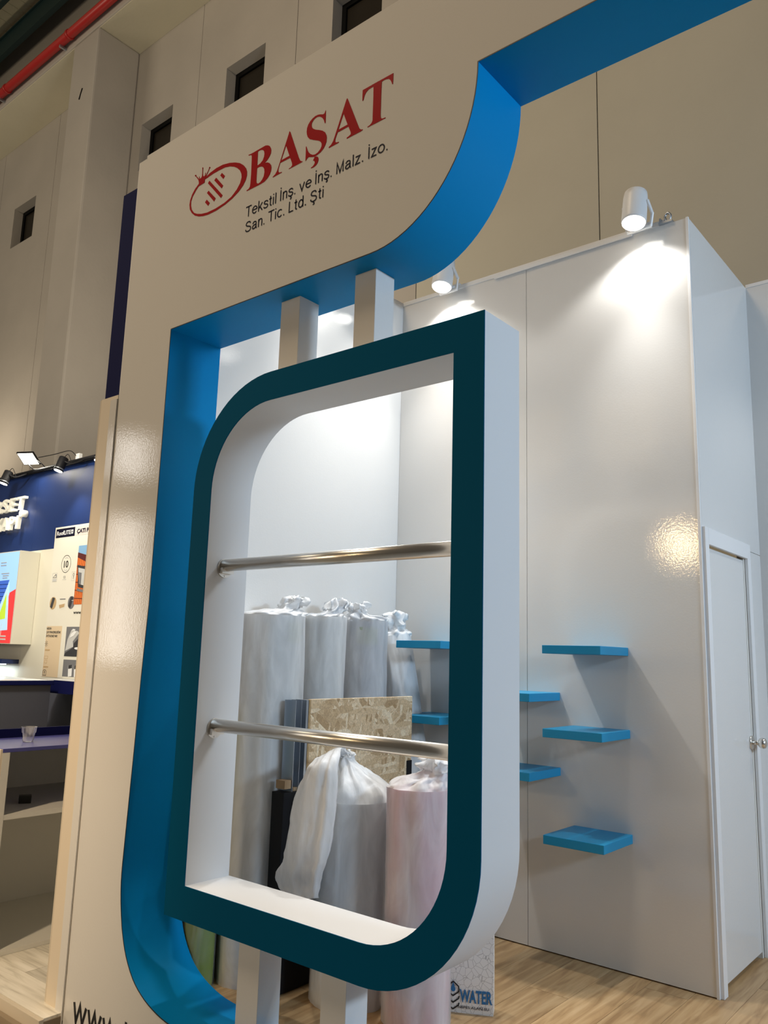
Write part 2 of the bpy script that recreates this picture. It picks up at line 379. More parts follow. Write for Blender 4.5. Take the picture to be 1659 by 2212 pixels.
SPOT = 20
CORE = 85
NSPOT = 30
LETTERS = '''{"B":[[[-0.902,3.554],[-0.901,3.556],[-0.884,3.554],[-0.84,3.555],[-0.792,3.556],[-0.778,3.551],[-0.766,3.543],[-0.758,3.531],[-0.754,3.519],[-0.755,3.505],[-0.762,3.493],[-0.775,3.481],[-0.791,3.474],[-0.774,3.469],[-0.76,3.46],[-0.75,3.447],[-0.746,3.434],[-0.748,3.418],[-0.754,3.406],[-0.765,3.394],[-0.784,3.384],[-0.809,3.381],[-0.899,3.381],[-0.9,3.385],[-0.887,3.387],[-0.879,3.395],[-0.877,3.411],[-0.876,3.453],[-0.878,3.518],[-0.879,3.538],[-0.881,3.546],[-0.888,3.55],[-0.9,3.552]],[[-0.84,3.547],[-0.828,3.548],[-0.817,3.546],[-0.806,3.54],[-0.799,3.531],[-0.796,3.519],[-0.798,3.505],[-0.805,3.491],[-0.82,3.482],[-0.839,3.479]],[[-0.839,3.467],[-0.825,3.468],[-0.812,3.465],[-0.8,3.458],[-0.792,3.446],[-0.789,3.43],[-0.792,3.412],[-0.801,3.399],[-0.813,3.391],[-0.825,3.389],[-0.834,3.394],[-0.838,3.401],[-0.839,3.409]]],"A":[[[-0.646,3.562],[-0.64,3.555],[-0.616,3.497],[-0.582,3.416],[-0.573,3.398],[-0.565,3.391],[-0.558,3.388],[-0.557,3.386],[-0.57,3.385],[-0.638,3.384],[-0.636,3.387],[-0.625,3.388],[-0.618,3.394],[-0.62,3.405],[-0.633,3.434],[-0.692,3.434],[-0.701,3.412],[-0.702,3.4],[-0.697,3.392],[-0.689,3.389],[-0.68,3.388],[-0.68,3.385],[-0.734,3.383],[-0.734,3.386],[-0.72,3.392],[-0.709,3.405],[-0.697,3.433],[-0.649,3.552]],[[-0.662,3.502],[-0.638,3.445],[-0.687,3.444]]],"S":[[[-0.438,3.567],[-0.437,3.564],[-0.436,3.539],[-0.436,3.51],[-0.439,3.508],[-0.442,3.514],[-0.445,3.524],[-0.451,3.535],[-0.46,3.545],[-0.471,3.553],[-0.484,3.557],[-0.496,3.556],[-0.506,3.551],[-0.514,3.542],[-0.515,3.532],[-0.512,3.522],[-0.504,3.512],[-0.49,3.502],[-0.468,3.491],[-0.45,3.48],[-0.436,3.467],[-0.428,3.452],[-0.425,3.439],[-0.426,3.422],[-0.431,3.41],[-0.441,3.397],[-0.457,3.387],[-0.479,3.382],[-0.492,3.382],[-0.505,3.386],[-0.523,3.393],[-0.531,3.39],[-0.537,3.384],[-0.541,3.382],[-0.541,3.417],[-0.542,3.447],[-0.54,3.448],[-0.537,3.442],[-0.532,3.428],[-0.525,3.415],[-0.513,3.402],[-0.499,3.393],[-0.486,3.39],[-0.471,3.393],[-0.458,3.402],[-0.452,3.412],[-0.452,3.423],[-0.458,3.434],[-0.468,3.443],[-0.48,3.45],[-0.503,3.462],[-0.522,3.473],[-0.534,3.487],[-0.54,3.502],[-0.542,3.515],[-0.541,3.53],[-0.535,3.544],[-0.524,3.555],[-0.511,3.562],[-0.496,3.566],[-0.481,3.565],[-0.467,3.561],[-0.452,3.554],[-0.444,3.555],[-0.44,3.562]]],"cedilla":[[[-0.488,3.381],[-0.473,3.375],[-0.467,3.367],[-0.466,3.359],[-0.469,3.348],[-0.478,3.339],[-0.491,3.335],[-0.506,3.336],[-0.507,3.339],[-0.498,3.341],[-0.49,3.346],[-0.486,3.353],[-0.488,3.36],[-0.493,3.366],[-0.497,3.366],[-0.492,3.374]]],"A2":[[[-0.322,3.568],[-0.318,3.561],[-0.293,3.503],[-0.258,3.42],[-0.251,3.405],[-0.242,3.396],[-0.234,3.394],[-0.234,3.391],[-0.245,3.389],[-0.316,3.388],[-0.316,3.392],[-0.304,3.395],[-0.295,3.399],[-0.296,3.408],[-0.309,3.438],[-0.366,3.437],[-0.376,3.416],[-0.378,3.405],[-0.376,3.398],[-0.367,3.394],[-0.358,3.393],[-0.358,3.389],[-0.411,3.387],[-0.412,3.391],[-0.399,3.397],[-0.389,3.408],[-0.38,3.428],[-0.326,3.562]],[[-0.338,3.507],[-0.314,3.449],[-0.363,3.447]]],"T":[[[-0.089,3.566],[-0.089,3.541],[-0.09,3.52],[-0.093,3.521],[-0.097,3.532],[-0.103,3.544],[-0.112,3.553],[-0.124,3.557],[-0.135,3.558],[-0.145,3.556],[-0.146,3.526],[-0.146,3.46],[-0.146,3.419],[-0.145,3.406],[-0.141,3.399],[-0.133,3.396],[-0.121,3.395],[-0.122,3.392],[-0.21,3.391],[-0.209,3.394],[-0.198,3.396],[-0.189,3.402],[-0.185,3.41],[-0.185,3.445],[-0.185,3.511],[-0.186,3.555],[-0.197,3.555],[-0.211,3.554],[-0.222,3.548],[-0.23,3.538],[-0.234,3.525],[-0.237,3.518],[-0.241,3.519],[-0.241,3.537],[-0.241,3.565],[-0.164,3.566]]],"ring":[[[-1.196,3.563],[-1.168,3.572],[-1.124,3.579],[-1.077,3.578],[-1.029,3.568],[-0.989,3.554],[-0.957,3.538],[-0.932,3.518],[-0.913,3.496],[-0.905,3.477],[-0.904,3.459],[-0.91,3.438],[-0.926,3.418],[-0.953,3.399],[-0.994,3.381],[-1.041,3.369],[-1.102,3.361],[-1.159,3.361],[-1.198,3.367],[-1.231,3.377],[-1.259,3.391],[-1.284,3.412],[-1.301,3.436],[-1.307,3.461],[-1.304,3.485],[-1.292,3.51],[-1.271,3.532],[-1.248,3.546],[-1.248,3.534],[-1.268,3.517],[-1.287,3.497],[-1.296,3.475],[-1.295,3.454],[-1.287,3.431],[-1.268,3.408],[-1.243,3.394],[-1.209,3.382],[-1.166,3.374],[-1.109,3.373],[-1.048,3.379],[-1.001,3.392],[-0.967,3.414],[-0.947,3.437],[-0.939,3.462],[-0.942,3.48],[-0.954,3.502],[-0.974,3.521],[-0.996,3.536],[-1.025,3.549],[-1.059,3.558],[-1.103,3.56],[-1.147,3.559],[-1.201,3.553]]],"crown":[[[-1.248,3.534],[-1.246,3.543],[-1.247,3.556],[-1.252,3.569],[-1.277,3.599],[-1.274,3.6],[-1.246,3.57],[-1.249,3.585],[-1.246,3.584],[-1.243,3.571],[-1.233,3.571],[-1.227,3.577],[-1.226,3.592],[-1.227,3.618],[-1.223,3.617],[-1.222,3.591],[-1.219,3.578],[-1.211,3.57],[-1.204,3.574],[-1.202,3.587],[-1.2,3.585],[-1.2,3.573],[-1.196,3.571],[-1.174,3.602],[-1.171,3.6],[-1.193,3.568],[-1.196,3.563],[-1.203,3.554],[-1.204,3.537],[-1.242,3.535]]],"ball0":[[[-1.272,3.598],[-1.273,3.595],[-1.276,3.595],[-1.279,3.598],[-1.281,3.602],[-1.28,3.605],[-1.277,3.605],[-1.273,3.602]]],"ball1":[[[-1.221,3.617],[-1.222,3.614],[-1.224,3.614],[-1.227,3.616],[-1.229,3.62],[-1.228,3.622],[-1.225,3.623],[-1.223,3.62]]],"ball2":[[[-1.169,3.6],[-1.17,3.597],[-1.172,3.597],[-1.175,3.599],[-1.177,3.603],[-1.176,3.605],[-1.173,3.605],[-1.17,3.603]]],"bar0":[[[-1.178,3.442],[-1.154,3.417],[-1.164,3.406],[-1.189,3.432]]],"bar1":[[[-1.169,3.483],[-1.113,3.425],[-1.123,3.413],[-1.18,3.476]]],"bar2":[[[-1.168,3.533],[-1.064,3.422],[-1.075,3.413],[-1.178,3.524]]],"bar3":[[[-1.12,3.53],[-1.065,3.47],[-1.075,3.46],[-1.132,3.521]]],"bar4":[[[-1.08,3.538],[-1.057,3.514],[-1.068,3.504],[-1.091,3.53]]]}'''

# ------------------------------------------------------------------ mesh helpers
class MB:
    def __init__(s):
        s.v, s.f, s.smooth, s.mi = [], [], [], []
        s.cur = 0

    def face(s, idx, smooth=False):
        s.f.append(idx)
        s.smooth.append(smooth)
        s.mi.append(s.cur)

    def box(s, x0, x1, y0, y1, z0, z1):
        b = len(s.v)
        s.v += [(x0, y0, z0), (x1, y0, z0), (x1, y1, z0), (x0, y1, z0), (x0, y0, z1), (x1, y0, z1), (x1, y1, z1), (x0, y1, z1)]
        for q in ((0, 3, 2, 1), (4, 5, 6, 7), (0, 1, 5, 4), (1, 2, 6, 5), (2, 3, 7, 6), (3, 0, 4, 7)):
            s.face([b + i for i in q])
        return s

    def obox(s, c, hx, hy, hz, rot):
        """box of half sizes about centre c, turned by the 3x3 rot"""
        b = len(s.v)
        for sx, sy, sz in ((-1, -1, -1), (1, -1, -1), (1, 1, -1), (-1, 1, -1), (-1, -1, 1), (1, -1, 1), (1, 1, 1), (-1, 1, 1)):
            s.v.append(tuple(Vector(c) + rot @ Vector((sx * hx, sy * hy, sz * hz))))
        for q in ((0, 3, 2, 1), (4, 5, 6, 7), (0, 1, 5, 4), (1, 2, 6, 5), (2, 3, 7, 6), (3, 0, 4, 7)):
            s.face([b + i for i in q])
        return s

    def prism(s, loops, P0, P1, caps=True):
        """loops of 2-D points (first the outline, then holes); P0, P1 map (u, v) to the two ends"""
        pts = [p for l in loops for p in l]
        n = len(pts)
        b = len(s.v)
        s.v += [tuple(P0(*p)) for p in pts] + [tuple(P1(*p)) for p in pts]
        if caps:
            tris = tessellate_polygon([[Vector((p[0], p[1], 0)) for p in l] for l in loops])
            for t in tris:
                s.face([b + t[0], b + t[1], b + t[2]])
                s.face([b + n + t[2], b + n + t[1], b + n + t[0]])
        k = 0
        for l in loops:
            for i in range(len(l)):
                a, c = k + i, k + (i + 1) % len(l)
                s.face([b + a, b + c, b + n + c, b + n + a])
            k += len(l)
        return s

    def tube(s, pts, r, n=16, caps=True, smooth=True):
        """round bar along the points; r a number or one per point"""
        pts = [Vector(p) for p in pts]
        rs = r if isinstance(r, (list, tuple)) else [r] * len(pts)
        b = len(s.v)
        ref = None
        for i, p in enumerate(pts):
            t = (pts[min(i + 1, len(pts) - 1)] - pts[max(i - 1, 0)]).normalized()
            if ref is None:
                ref = t.orthogonal().normalized()
            u = (ref - t * ref.dot(t)).normalized()
            ref = u
            v = t.cross(u)
            for k in range(n):
                a = 2 * PI * k / n
                s.v.append(tuple(p + (u * math.cos(a) + v * math.sin(a)) * rs[i]))
        for i in range(len(pts) - 1):
            for k in range(n):
                s.face([b + i * n + k, b + i * n + (k + 1) % n, b + (i + 1) * n + (k + 1) % n, b + (i + 1) * n + k], smooth)
        if caps:
            s.face([b + k for k in reversed(range(n))])
            s.face([b + (len(pts) - 1) * n + k for k in range(n)])
        return s

    def grid(s, rows, closed=True, smooth=True):
        b = len(s.v)
        n = len(rows[0])
        for r in rows:
            s.v += [tuple(p) for p in r]
        for i in range(len(rows) - 1):
            for k in range(n if closed else n - 1):
                s.face([b + i * n + k, b + i * n + (k + 1) % n, b + (i + 1) * n + (k + 1) % n, b + (i + 1) * n + k], smooth)
        return s

    def mesh(s, name, mats, origin=(0, 0, 0)):
        me = bpy.data.meshes.new(name)
        ox, oy, oz = origin
        me.from_pydata([(x - ox, y - oy, z - oz) for x, y, z in s.v], [], s.f)
        for p, sm, mi in zip(me.polygons, s.smooth, s.mi):
            p.use_smooth = sm
            p.material_index = mi
        bm = bmesh.new()
        bm.from_mesh(me)
        bmesh.ops.recalc_face_normals(bm, faces=bm.faces)
        bm.to_mesh(me)
        bm.free()
        for m in (mats if isinstance(mats, (list, tuple)) else [mats]):
            me.materials.append(MT[m])
        return me

    def build(s, name, mats, parent=None, bevel=0.0, seg=2, round_=False):
        """link as ONE object; geometry is given in world coordinates"""
        org = tuple(root_loc(parent)) if parent else (0, 0, 0)
        o = bpy.data.objects.new(name, s.mesh(name, mats, org))
        COL.objects.link(o)
        if round_:
            for p in o.data.polygons:
                p.use_smooth = True
            o.data.set_sharp_from_angle(angle=math.radians(28))
        if parent:
            o.parent = parent
        if bevel:
            bv = o.modifiers.new('soft_edge', 'BEVEL')
            bv.width = bevel
            bv.segments = seg
            bv.limit_method = 'ANGLE'
            bv.angle_limit = math.radians(40)
        return o


def root_loc(o):
    l = Vector((0, 0, 0))
    while o:
        l += Vector(o.location)
        o = o.parent
    return l


def tag(o, label, cat=None, group=None, kind=None):
    if label:
        o['label'] = label
    if cat:
        o['category'] = cat
    if group:
        o['group'] = group
    if kind:
        o['kind'] = kind
    return o


def thing(name, label, cat, loc, group=None):
    o = bpy.data.objects.new(name, None)
    o.empty_display_size = 0.1
    COL.objects.link(o)
    o.location = loc
    return tag(o, label, cat, group)


def struct(name, label, loc=(0, 0, 0)):
    o = bpy.data.objects.new(name, None)
    COL.objects.link(o)
    o.location = loc
    return tag(o, label, None, None, 'structure')


def copy_tree(o, parent=None):
    c = o.copy()
    COL.objects.link(c)
    c.parent = parent
    for ch in list(o.children):
        copy_tree(ch, c)
    return c


def XZ(y):
    return lambda u, v: (u, y, v)


def YZ(x):
    return lambda u, v: (x, u, v)


def XY(z):
    return lambda u, v: (u, v, z)


def flat(loops, y, t=0.0012):
    """flat print on a wall that faces -y"""
    return MB().prism(loops, XZ(y - t), XZ(y))


def text_mb(txt, x0, x1, z0, cap, y, t=0.0012, slant=0.0, bold=0.0, squeeze=True):
    """lettering from Blender's own font, cap height CAP, spread from x0 to x1 on the plane y"""
    cu = bpy.data.curves.new('lettering', 'FONT')
    cu.body = txt
    cu.size = 1.0
    cu.shear = slant
    cu.offset = bold
    cu.resolution_u = 3
    ob = bpy.data.objects.new('lettering', cu)
    COL.objects.link(ob)
    dg = bpy.context.evaluated_depsgraph_get()
    me = bpy.data.meshes.new_from_object(ob.evaluated_get(dg))
    vs = [v.co.copy() for v in me.vertices]
    fs = [list(p.vertices) for p in me.polygons]
    bpy.data.objects.remove(ob)
    bpy.data.curves.remove(cu)
    bpy.data.meshes.remove(me)
    mb = MB()
    if not vs:
        return mb
    xa, xb = min(v.x for v in vs), max(v.x for v in vs)
    sx = (x1 - x0) / (xb - xa)
    sz = cap / 0.727
    mb.v = [(x0 + (v.x - xa) * sx, y - t, z0 + v.y * sz) for v in vs]
    n = len(vs)
    for f in fs:
        mb.face(f)
    if t > 0.003:
        mb.v += [(x, y, z) for x, _, z in mb.v[:n]]
        ed = {}
        for f in fs:
            for i in range(len(f)):
                a, b = f[i], f[(i + 1) % len(f)]
                ed[(a, b)] = 1
        for (a, b) in ed:
            if (b, a) not in ed:
                mb.face([a, b, n + b, n + a])
    return mb


def EA(cx, cy, rx, ry, a0, a1, n=18):
    return [(cx + rx * math.cos(math.radians(a0 + (a1 - a0) * k / n)), cy + ry * math.sin(math.radians(a0 + (a1 - a0) * k / n))) for k in range(n + 1)]


_s = [(.585, .53), (.52, .64), (.34, .685), (.17, .65), (.105, .545), (.17, .445), (.34, .38), (.53, .315), (.60, .20), (.53, .085), (.34, .045), (.15, .08), (.06, .20)]
_S = [(.72, .74), (.64, .885), (.43, .945), (.21, .90), (.125, .745), (.20, .61), (.43, .525), (.69, .43), (.78, .27), (.69, .11), (.43, .05), (.18, .11), (.075, .29)]
_ced = lambda x: [(x, .02), (x, -.05), (x + .09, -.10), (x + .07, -.21), (x - .06, -.235)]
SANS = {
    'T': (.77, [[(0, .943), (.77, .943)], [(.385, .943), (.385, 0)]]),
    'e': (.70, [[(.06, .385), (.69, .385)], EA(.375, .365, .315, .32, 3, 322)]),
    'k': (.64, [[(.1, 0), (.1, 1)], [(.60, .73), (.10, .25)], [(.27, .42), (.62, 0)]]),
    's': (.64, [('c', _s)]),
    't': (.38, [[(.19, .93), (.19, .16), (.215, .085), (.27, .055), (.37, .055)], [(.02, .675), (.37, .675)]]),
    'i': (.20, [[(.1, 0), (.1, .73)], [(.1, .88), (.1, 1)]]),
    'İ': (.24, [[(.12, 0), (.12, 1)], [(.12, 1.10), (.12, 1.22)]]),
    'l': (.20, [[(.1, 0), (.1, 1)]]),
    'n': (.62, [[(.1, 0), (.1, .73)], ('c', [(.1, .48), (.15, .60), (.27, .675), (.40, .68), (.51, .62), (.545, .50), (.545, 0)])]),
    'ş': (.64, [('c', _s), ('c', _ced(.34))]),
    '.': (.24, [[(.12, 0), (.12, .125)]]),
    'v': (.66, [[(.04, .73), (.33, .03), (.62, .73)]]),
    'M': (.93, [[(.11, 0), (.11, .94), (.465, .05), (.82, .94), (.82, 0)]]),
    'a': (.70, [('c', [(.10, .51), (.17, .64), (.33, .685), (.50, .64), (.56, .52), (.56, .14), (.60, .06), (.68, .055)]), ('c', [(.56, .42), (.30, .385), (.12, .31), (.08, .19), (.14, .08), (.27, .05), (.45, .11), (.56, .24)])]),
    'z': (.62, [[(.06, .675), (.53, .675), (.075, .055), (.58, .055)]]),
    'o': (.74, [EA(.37, .365, .315, .32, 0, 360, 26)]),
    'S': (.86, [('c', _S)]),
    'Ş': (.86, [('c', _S), ('c', _ced(.43))]),
    'c': (.66, [EA(.365, .365, .305, .32, 42, 318)]),
    'L': (.66, [[(.13, 1), (.13, .055), (.65, .055)]]),
    'd': (.70, [EA(.34, .365, .27, .32, 0, 360, 24), [(.60, 0), (.60, 1)]]),
    'w': (.92, [[(.03, .73), (.24, .05), (.46, .70), (.68, .05), (.89, .73)]]),
    'b': (.70, [[(.1, 0), (.1, 1)], EA(.37, .365, .27, .32, 0, 360, 24)]),
    ' ': (.22, []),
}


def sans_words(txt, x0, x1, z0, cap, y, weight=.115, t=.0012):
    """even-stroke sans lettering, one mesh per word, on a wall that faces -y"""
    tot = sum(SANS[c][0] + .11 for c in txt) - .11
    k = (x1 - x0) / tot
    x = 0
    out = [MB()]
    for c in txt:
        wd, strokes = SANS[c]
        if c == ' ':
            out.append(MB())
        mb = out[-1]
        for st in strokes:
            P = [Vector(p) for p in st] if not isinstance(st, tuple) else [Vector(q[:2]) for q in smooth_path([(p[0], p[1], 0) for p in st[1]], 4)]
            h = weight / 2
            closed = (P[0] - P[-1]).length < 1e-4
            Lp, Rp = [], []
            m_ = len(P)
            for i in range(m_):
                a = (P[i] - P[i - 1]) if i else (P[0] - P[-2] if closed else P[1] - P[0])
                b = (P[i + 1] - P[i]) if i < m_ - 1 else (P[1] - P[0] if closed else P[-1] - P[-2])
                na, nb_ = Vector((-a.y, a.x)).normalized(), Vector((-b.y, b.x)).normalized()
                n = (na + nb_).normalized()
                q = h / max(n.dot(na), .35)
                Lp.append(P[i] + n * q)
                Rp.append(P[i] - n * q)
            b0 = len(mb.v)
            for p in Lp + Rp:
                mb.v.append((x0 + (x + p.x) * k, y - t, z0 + p.y * cap))
            for i in range(m_ - 1):
                mb.face([b0 + i, b0 + i + 1, b0 + m_ + i + 1, b0 + m_ + i])
        x += wd + .11
    return [m for m in out if m.v]


def words(mb, gap):
    """split lettering into its words: pieces parted by more than GAP along x"""
    par = list(range(len(mb.v)))
    def fd(a):
        while par[a] != a:
            par[a] = par[par[a]]
            a = par[a]
        return a
    for f in mb.f:
        for q in f[1:]:
            par[fd(q)] = fd(f[0])
    isl = {}
    for i, v in enumerate(mb.v):
        isl.setdefault(fd(i), []).append(i)
    spans = sorted((min(mb.v[i][0] for i in l), max(mb.v[i][0] for i in l), k) for k, l in isl.items())
    groups, hi = [], None
    for a, b_, k in spans:
        if hi is None or a - hi > gap:
            groups.append(set())
            hi = b_
        groups[-1].add(k)
        hi = max(hi, b_)
    out = []
    for g in groups:
        n = MB()
        ix = {}
        for i, v in enumerate(mb.v):
            if fd(i) in g:
                ix[i] = len(n.v)
                n.v.append(v)
        for f in mb.f:
            if f[0] in ix:
                n.face([ix[q] for q in f])
        out.append(n)
    return out


def arc(cx, cz, rx, rz, a0, a1, n):
    return [(cx + rx * math.cos(math.radians(a0 + (a1 - a0) * i / n)), cz + rz * math.sin(math.radians(a0 + (a1 - a0) * i / n))) for i in range(n + 1)]


def smooth_path(pts, n=6):
    """Catmull-Rom through the points"""
    out = []
    P = [Vector(p) for p in pts]
    for i in range(len(P) - 1):
        p0, p1, p2, p3 = P[max(i - 1, 0)], P[i], P[i + 1], P[min(i + 2, len(P) - 1)]
        for k in range(n):
            t = k / n
            out.append(0.5 * ((2 * p1) + (p2 - p0) * t + (2 * p0 - 5 * p1 + 4 * p2 - p3) * t * t + (3 * p1 - p0 - 3 * p2 + p3) * t ** 3))
    out.append(P[-1])
    return out


# ================================================================== SETTING
YB, WY, WL, BX, BZ = 1.793, 2.787, -1.443, 0.391, 3.65      # cabin front, rear wall, left wall, cabin side, wall height
YH = 5.5                                                     # hall wall

# hall floor
hf = MB().box(-30, 14, -12, 5.9, -0.4, -0.2).build('floor_hall', 'hall_floor')
tag(hf, 'grey concrete floor of the exhibition hall', None, None, 'structure')

# booth floor: base and oak laminate planks running away from the aisle
fl = struct('floor', 'oak laminate floor of the white stand')
MB().box(-1.44, 4.2, 0.30, 2.78, -0.2, -0.012).build('floor_base', 'plinth', fl)
pw, gap = 0.192, 0.0015
plank_mesh = {}
x = -1.44
col = 0
while x < 2.6:
    y = 0.30 - (col * 0.47) % 1.29
    while y < 2.78:
        a, b = max(y, 0.30), min(y + 1.29, 2.78)
        x1 = min(x + pw, 2.62)
        if b - a > 0.05:
            key = (round(b - a, 3), round(x1 - x, 3))
            if key not in plank_mesh:
                plank_mesh[key] = MB().box(gap / 2, x1 - x - gap / 2, gap / 2, b - a - gap / 2, -0.012, 0.0).mesh('plank', 'oak')
            o = bpy.data.objects.new('plank', plank_mesh[key])
            COL.objects.link(o)
            o.parent = fl
            o.location = (x, a, 0)
        y += 1.29
    x += pw
    col += 1

# ---- the cabin (store room) walls: laminate panels with dark joints
PANEL_T = 0.016


def panel_x(parent, x0, x1, y0, y1, z0, z1, m='panel'):
    return MB().box(x0 + .0015, x1 - .0015, y0, y1, z0, z1).build('wall_panel', m, parent)


cf = struct('wall_cabin_front', 'white glossy front wall of the store cabin carrying blue shelves')
MB().box(WL, BX - 0.06, YB + PANEL_T, YB + 0.05, 0.004, BZ - .002).build('wall_core', 'seam', cf)
sx = -0.539
panel_x(cf, WL, sx, YB, YB + PANEL_T, 0.006, BZ)
panel_x(cf, sx, BX, YB, YB + PANEL_T, 0.006, BZ)
MB().box(BX - .012, BX + .001, YB - .003, YB + .012, 0.0, BZ + .004).build('corner_strip', 'trim', cf, .001)
# rough capping along the top edge
MB().box(WL, BX - 0.12, YB - .004, YB + 0.09, BZ, BZ + .028).build('top_rail', 'trim', cf, .003)
MB().box(-0.75, 0.10, YB - .012, YB - .004, BZ - .012, BZ + .012).build('cable_strip', 'trim', cf, .002)

cs = struct('wall_cabin_side', 'white side wall of the store cabin around the door')
DY0, DY1, DZ = 1.835, 2.51, 2.0
MB().box(BX - .05, BX, YB + .0165, DY0 - .01, 0.004, DZ + .03).build('wall_panel', 'panel', cs)
MB().box(BX - .05, BX, DY1 + .01, WY, 0.004, DZ + .03).build('wall_panel', 'panel', cs)
MB().box(BX - .05, BX, YB + .0165, WY, DZ + .033, BZ).build('wall_panel', 'panel', cs)

dr = struct('door_1', 'white flush door of the store cabin', (BX, DY0, 0))
MB().box(BX - .042, BX - .004, DY0 + .028, DY1 - .045, 0.028, DZ - .03).build('door_panel', 'panel', dr, .002)
MB().box(BX, BX + .016, YB + .012, DY0 + .022, 0.0, DZ + .06).build('door_frame', 'trim', dr, .0015)
MB().box(BX, BX + .016, DY1 - .025, DY1 + .03, 0.0, DZ + .06).build('door_frame', 'trim', dr, .0015)
MB().box(BX, BX + .0165, DY0 + .0225, DY1 - .0255, DZ - .02, DZ + .06).build('door_frame', 'trim', dr, .0015)
MB().box(BX - .045, BX - .002, DY1 - .045, DY1 - .0251, 0.0, DZ - .02).build('door_stop', 'carcass', dr)
kb = MB()
kb.tube([(BX - .005, 2.447, 1.03), (BX + .006, 2.447, 1.03)], .034, 24)
kb.tube([(BX + .006, 2.447, 1.03), (BX + .035, 2.447, 1.03)], .011, 16)
kb.tube([(BX + .033, 2.447, 1.03), (BX + .040, 2.447, 1.03), (BX + .052, 2.447, 1.03), (BX + .066, 2.447, 1.03), (BX + .073, 2.447, 1.03)], [.014, .023, .0275, .024, .012], 24)
tag(kb.build('door_handle', 'steel', dr), 'brushed steel round door knob')

# wall beyond the cabin and the partition on the far side of the stand
wr = struct('wall_right', 'white rear wall of the stand beside the cabin door')
MB().box(BX, 2.3, WY, WY + .05, 0.0, BZ).build('wall_panel', 'panel', wr)
MB().box(2.303, 4.2, WY, WY + .05, 0.0, BZ).build('wall_panel', 'panel', wr)
MB().box(BX, 4.2, WY - .003, WY + .06, BZ, BZ + .02).build('top_rail', 'trim', wr)

wl = struct('wall_left', 'plain white partition behind the wrapped fabric rolls')
MB().box(WL - .05, WL, 0.287, YB + .05, -0.2, BZ).build('wall_panel', 'panel', wl)
MB().box(WL - .055, WL + .004, 0.287, YB + .05, BZ, BZ + .02).build('top_rail', 'trim', wl)

# ---- the hall: precast wall panels with square windows, columns, beam, red pipe, truss, roof
wh = struct('wall_hall', 'tall precast concrete wall of the exhibition hall')
MB().box(-30, 10, YH + .30, YH + .42, -0.2, 14.5).build('wall_core', 'seam', wh)
P = 2.465
HW = []
for k in range(-11, 4):
    x0 = -1.74 + P * (k - 1)
    x1 = x0 + P
    cx = (x0 + x1) / 2 + .02
    loops = [[(x0 + .006, -0.2), (x1 - .006, -0.2), (x1 - .006, 12.9), (x0 + .006, 12.9)]]
    if x1 < -4.0 and not -14.2 < x0 < -13.8:
        wz0, wz1 = 10.2, 11.165
        loops.append([(cx - .485, wz0), (cx - .485, wz1), (cx + .485, wz1), (cx + .485, wz0)])
        HW.append((cx, wz0, wz1))
    m_ = 'concrete' if x1 < -4.0 else 'concrete2'
    MB().prism(loops, XZ(YH), XZ(YH + .28)).build('wall_panel', m_, wh)
for i, (cx, z0, z1) in enumerate(HW):
    wn = struct('window_%d' % (i + 1), 'small square dark window high in the concrete hall wall', (cx, YH + .26, z0))
    fr = MB()
    for a, b, c, d in ((-.485, -.40, z0, z1), (.40, .485, z0, z1), (-.40, .40, z0, z0 + .085), (-.40, .40, z1 - .085, z1)):
        fr.box(cx + a, cx + b, YH + .20, YH + .26, c, d)
    fr.build('window_frame', 'dframe', wn)
    MB().box(cx - .40, cx + .40, YH + .235, YH + .245, z0 + .085, z1 - .085).build('pane', 'glass', wn)

for cx in (-11.556, -21.42):
    cl = struct('column_hall', 'square concrete column standing proud of the hall wall', (cx, 4.614, -0.2))
    MB().box(cx - .444, cx + .444, 4.614, YH - .004, -0.2, 12.826).build('column_shaft', 'concrete', cl, .035, 2)
    if cx > -12:
        bs = MB().prism([[(cx - .05, 11.52), (cx + .03, 11.72), (cx + .07, 11.70), (cx + .02, 11.60), (cx - .01, 11.50)]], XZ(4.608), XZ(4.622))
        bs.build('scar', 'dframe', cl)
bm_ = struct('beam_hall', 'deep concrete beam running along the top of the hall wall')
MB().box(-30, 10, 4.614, YH + .3, 12.84, 13.14).build('beam_body', 'concrete', bm_, .03, 2)
MB().box(-30, 10, 4.64, YH - .002, 12.825, 12.839).build('beam_soffit', 'beam', bm_)  # thin sheet carrying the lightened soffit colour
MB().box(-30, 10, 4.70, YH + .3, 13.142, 14.62).build('upper_wall', 'shade_wall', bm_)

pp = thing('fire_pipe', 'long red fire pipe clipped along the concrete beam under the roof', 'pipe', (-12, 4.52, 13.0))
MB().tube([(-30, 4.50, 13.03), (8, 4.50, 13.03)], .085, 20).build('pipe_run', 'pipe', pp)
for px_ in (-12.0, -9.5, -14.5, -17.0, -7.0):
    MB().tube([(px_ - .03, 4.50, 13.03), (px_ + .03, 4.50, 13.03)], .098, 20).build('pipe_coupling', 'pipe', pp)
    MB().box(px_ - .32, px_ - .28, 4.47, 4.613, 12.90, 12.945).build('pipe_bracket', 'zinc', pp)

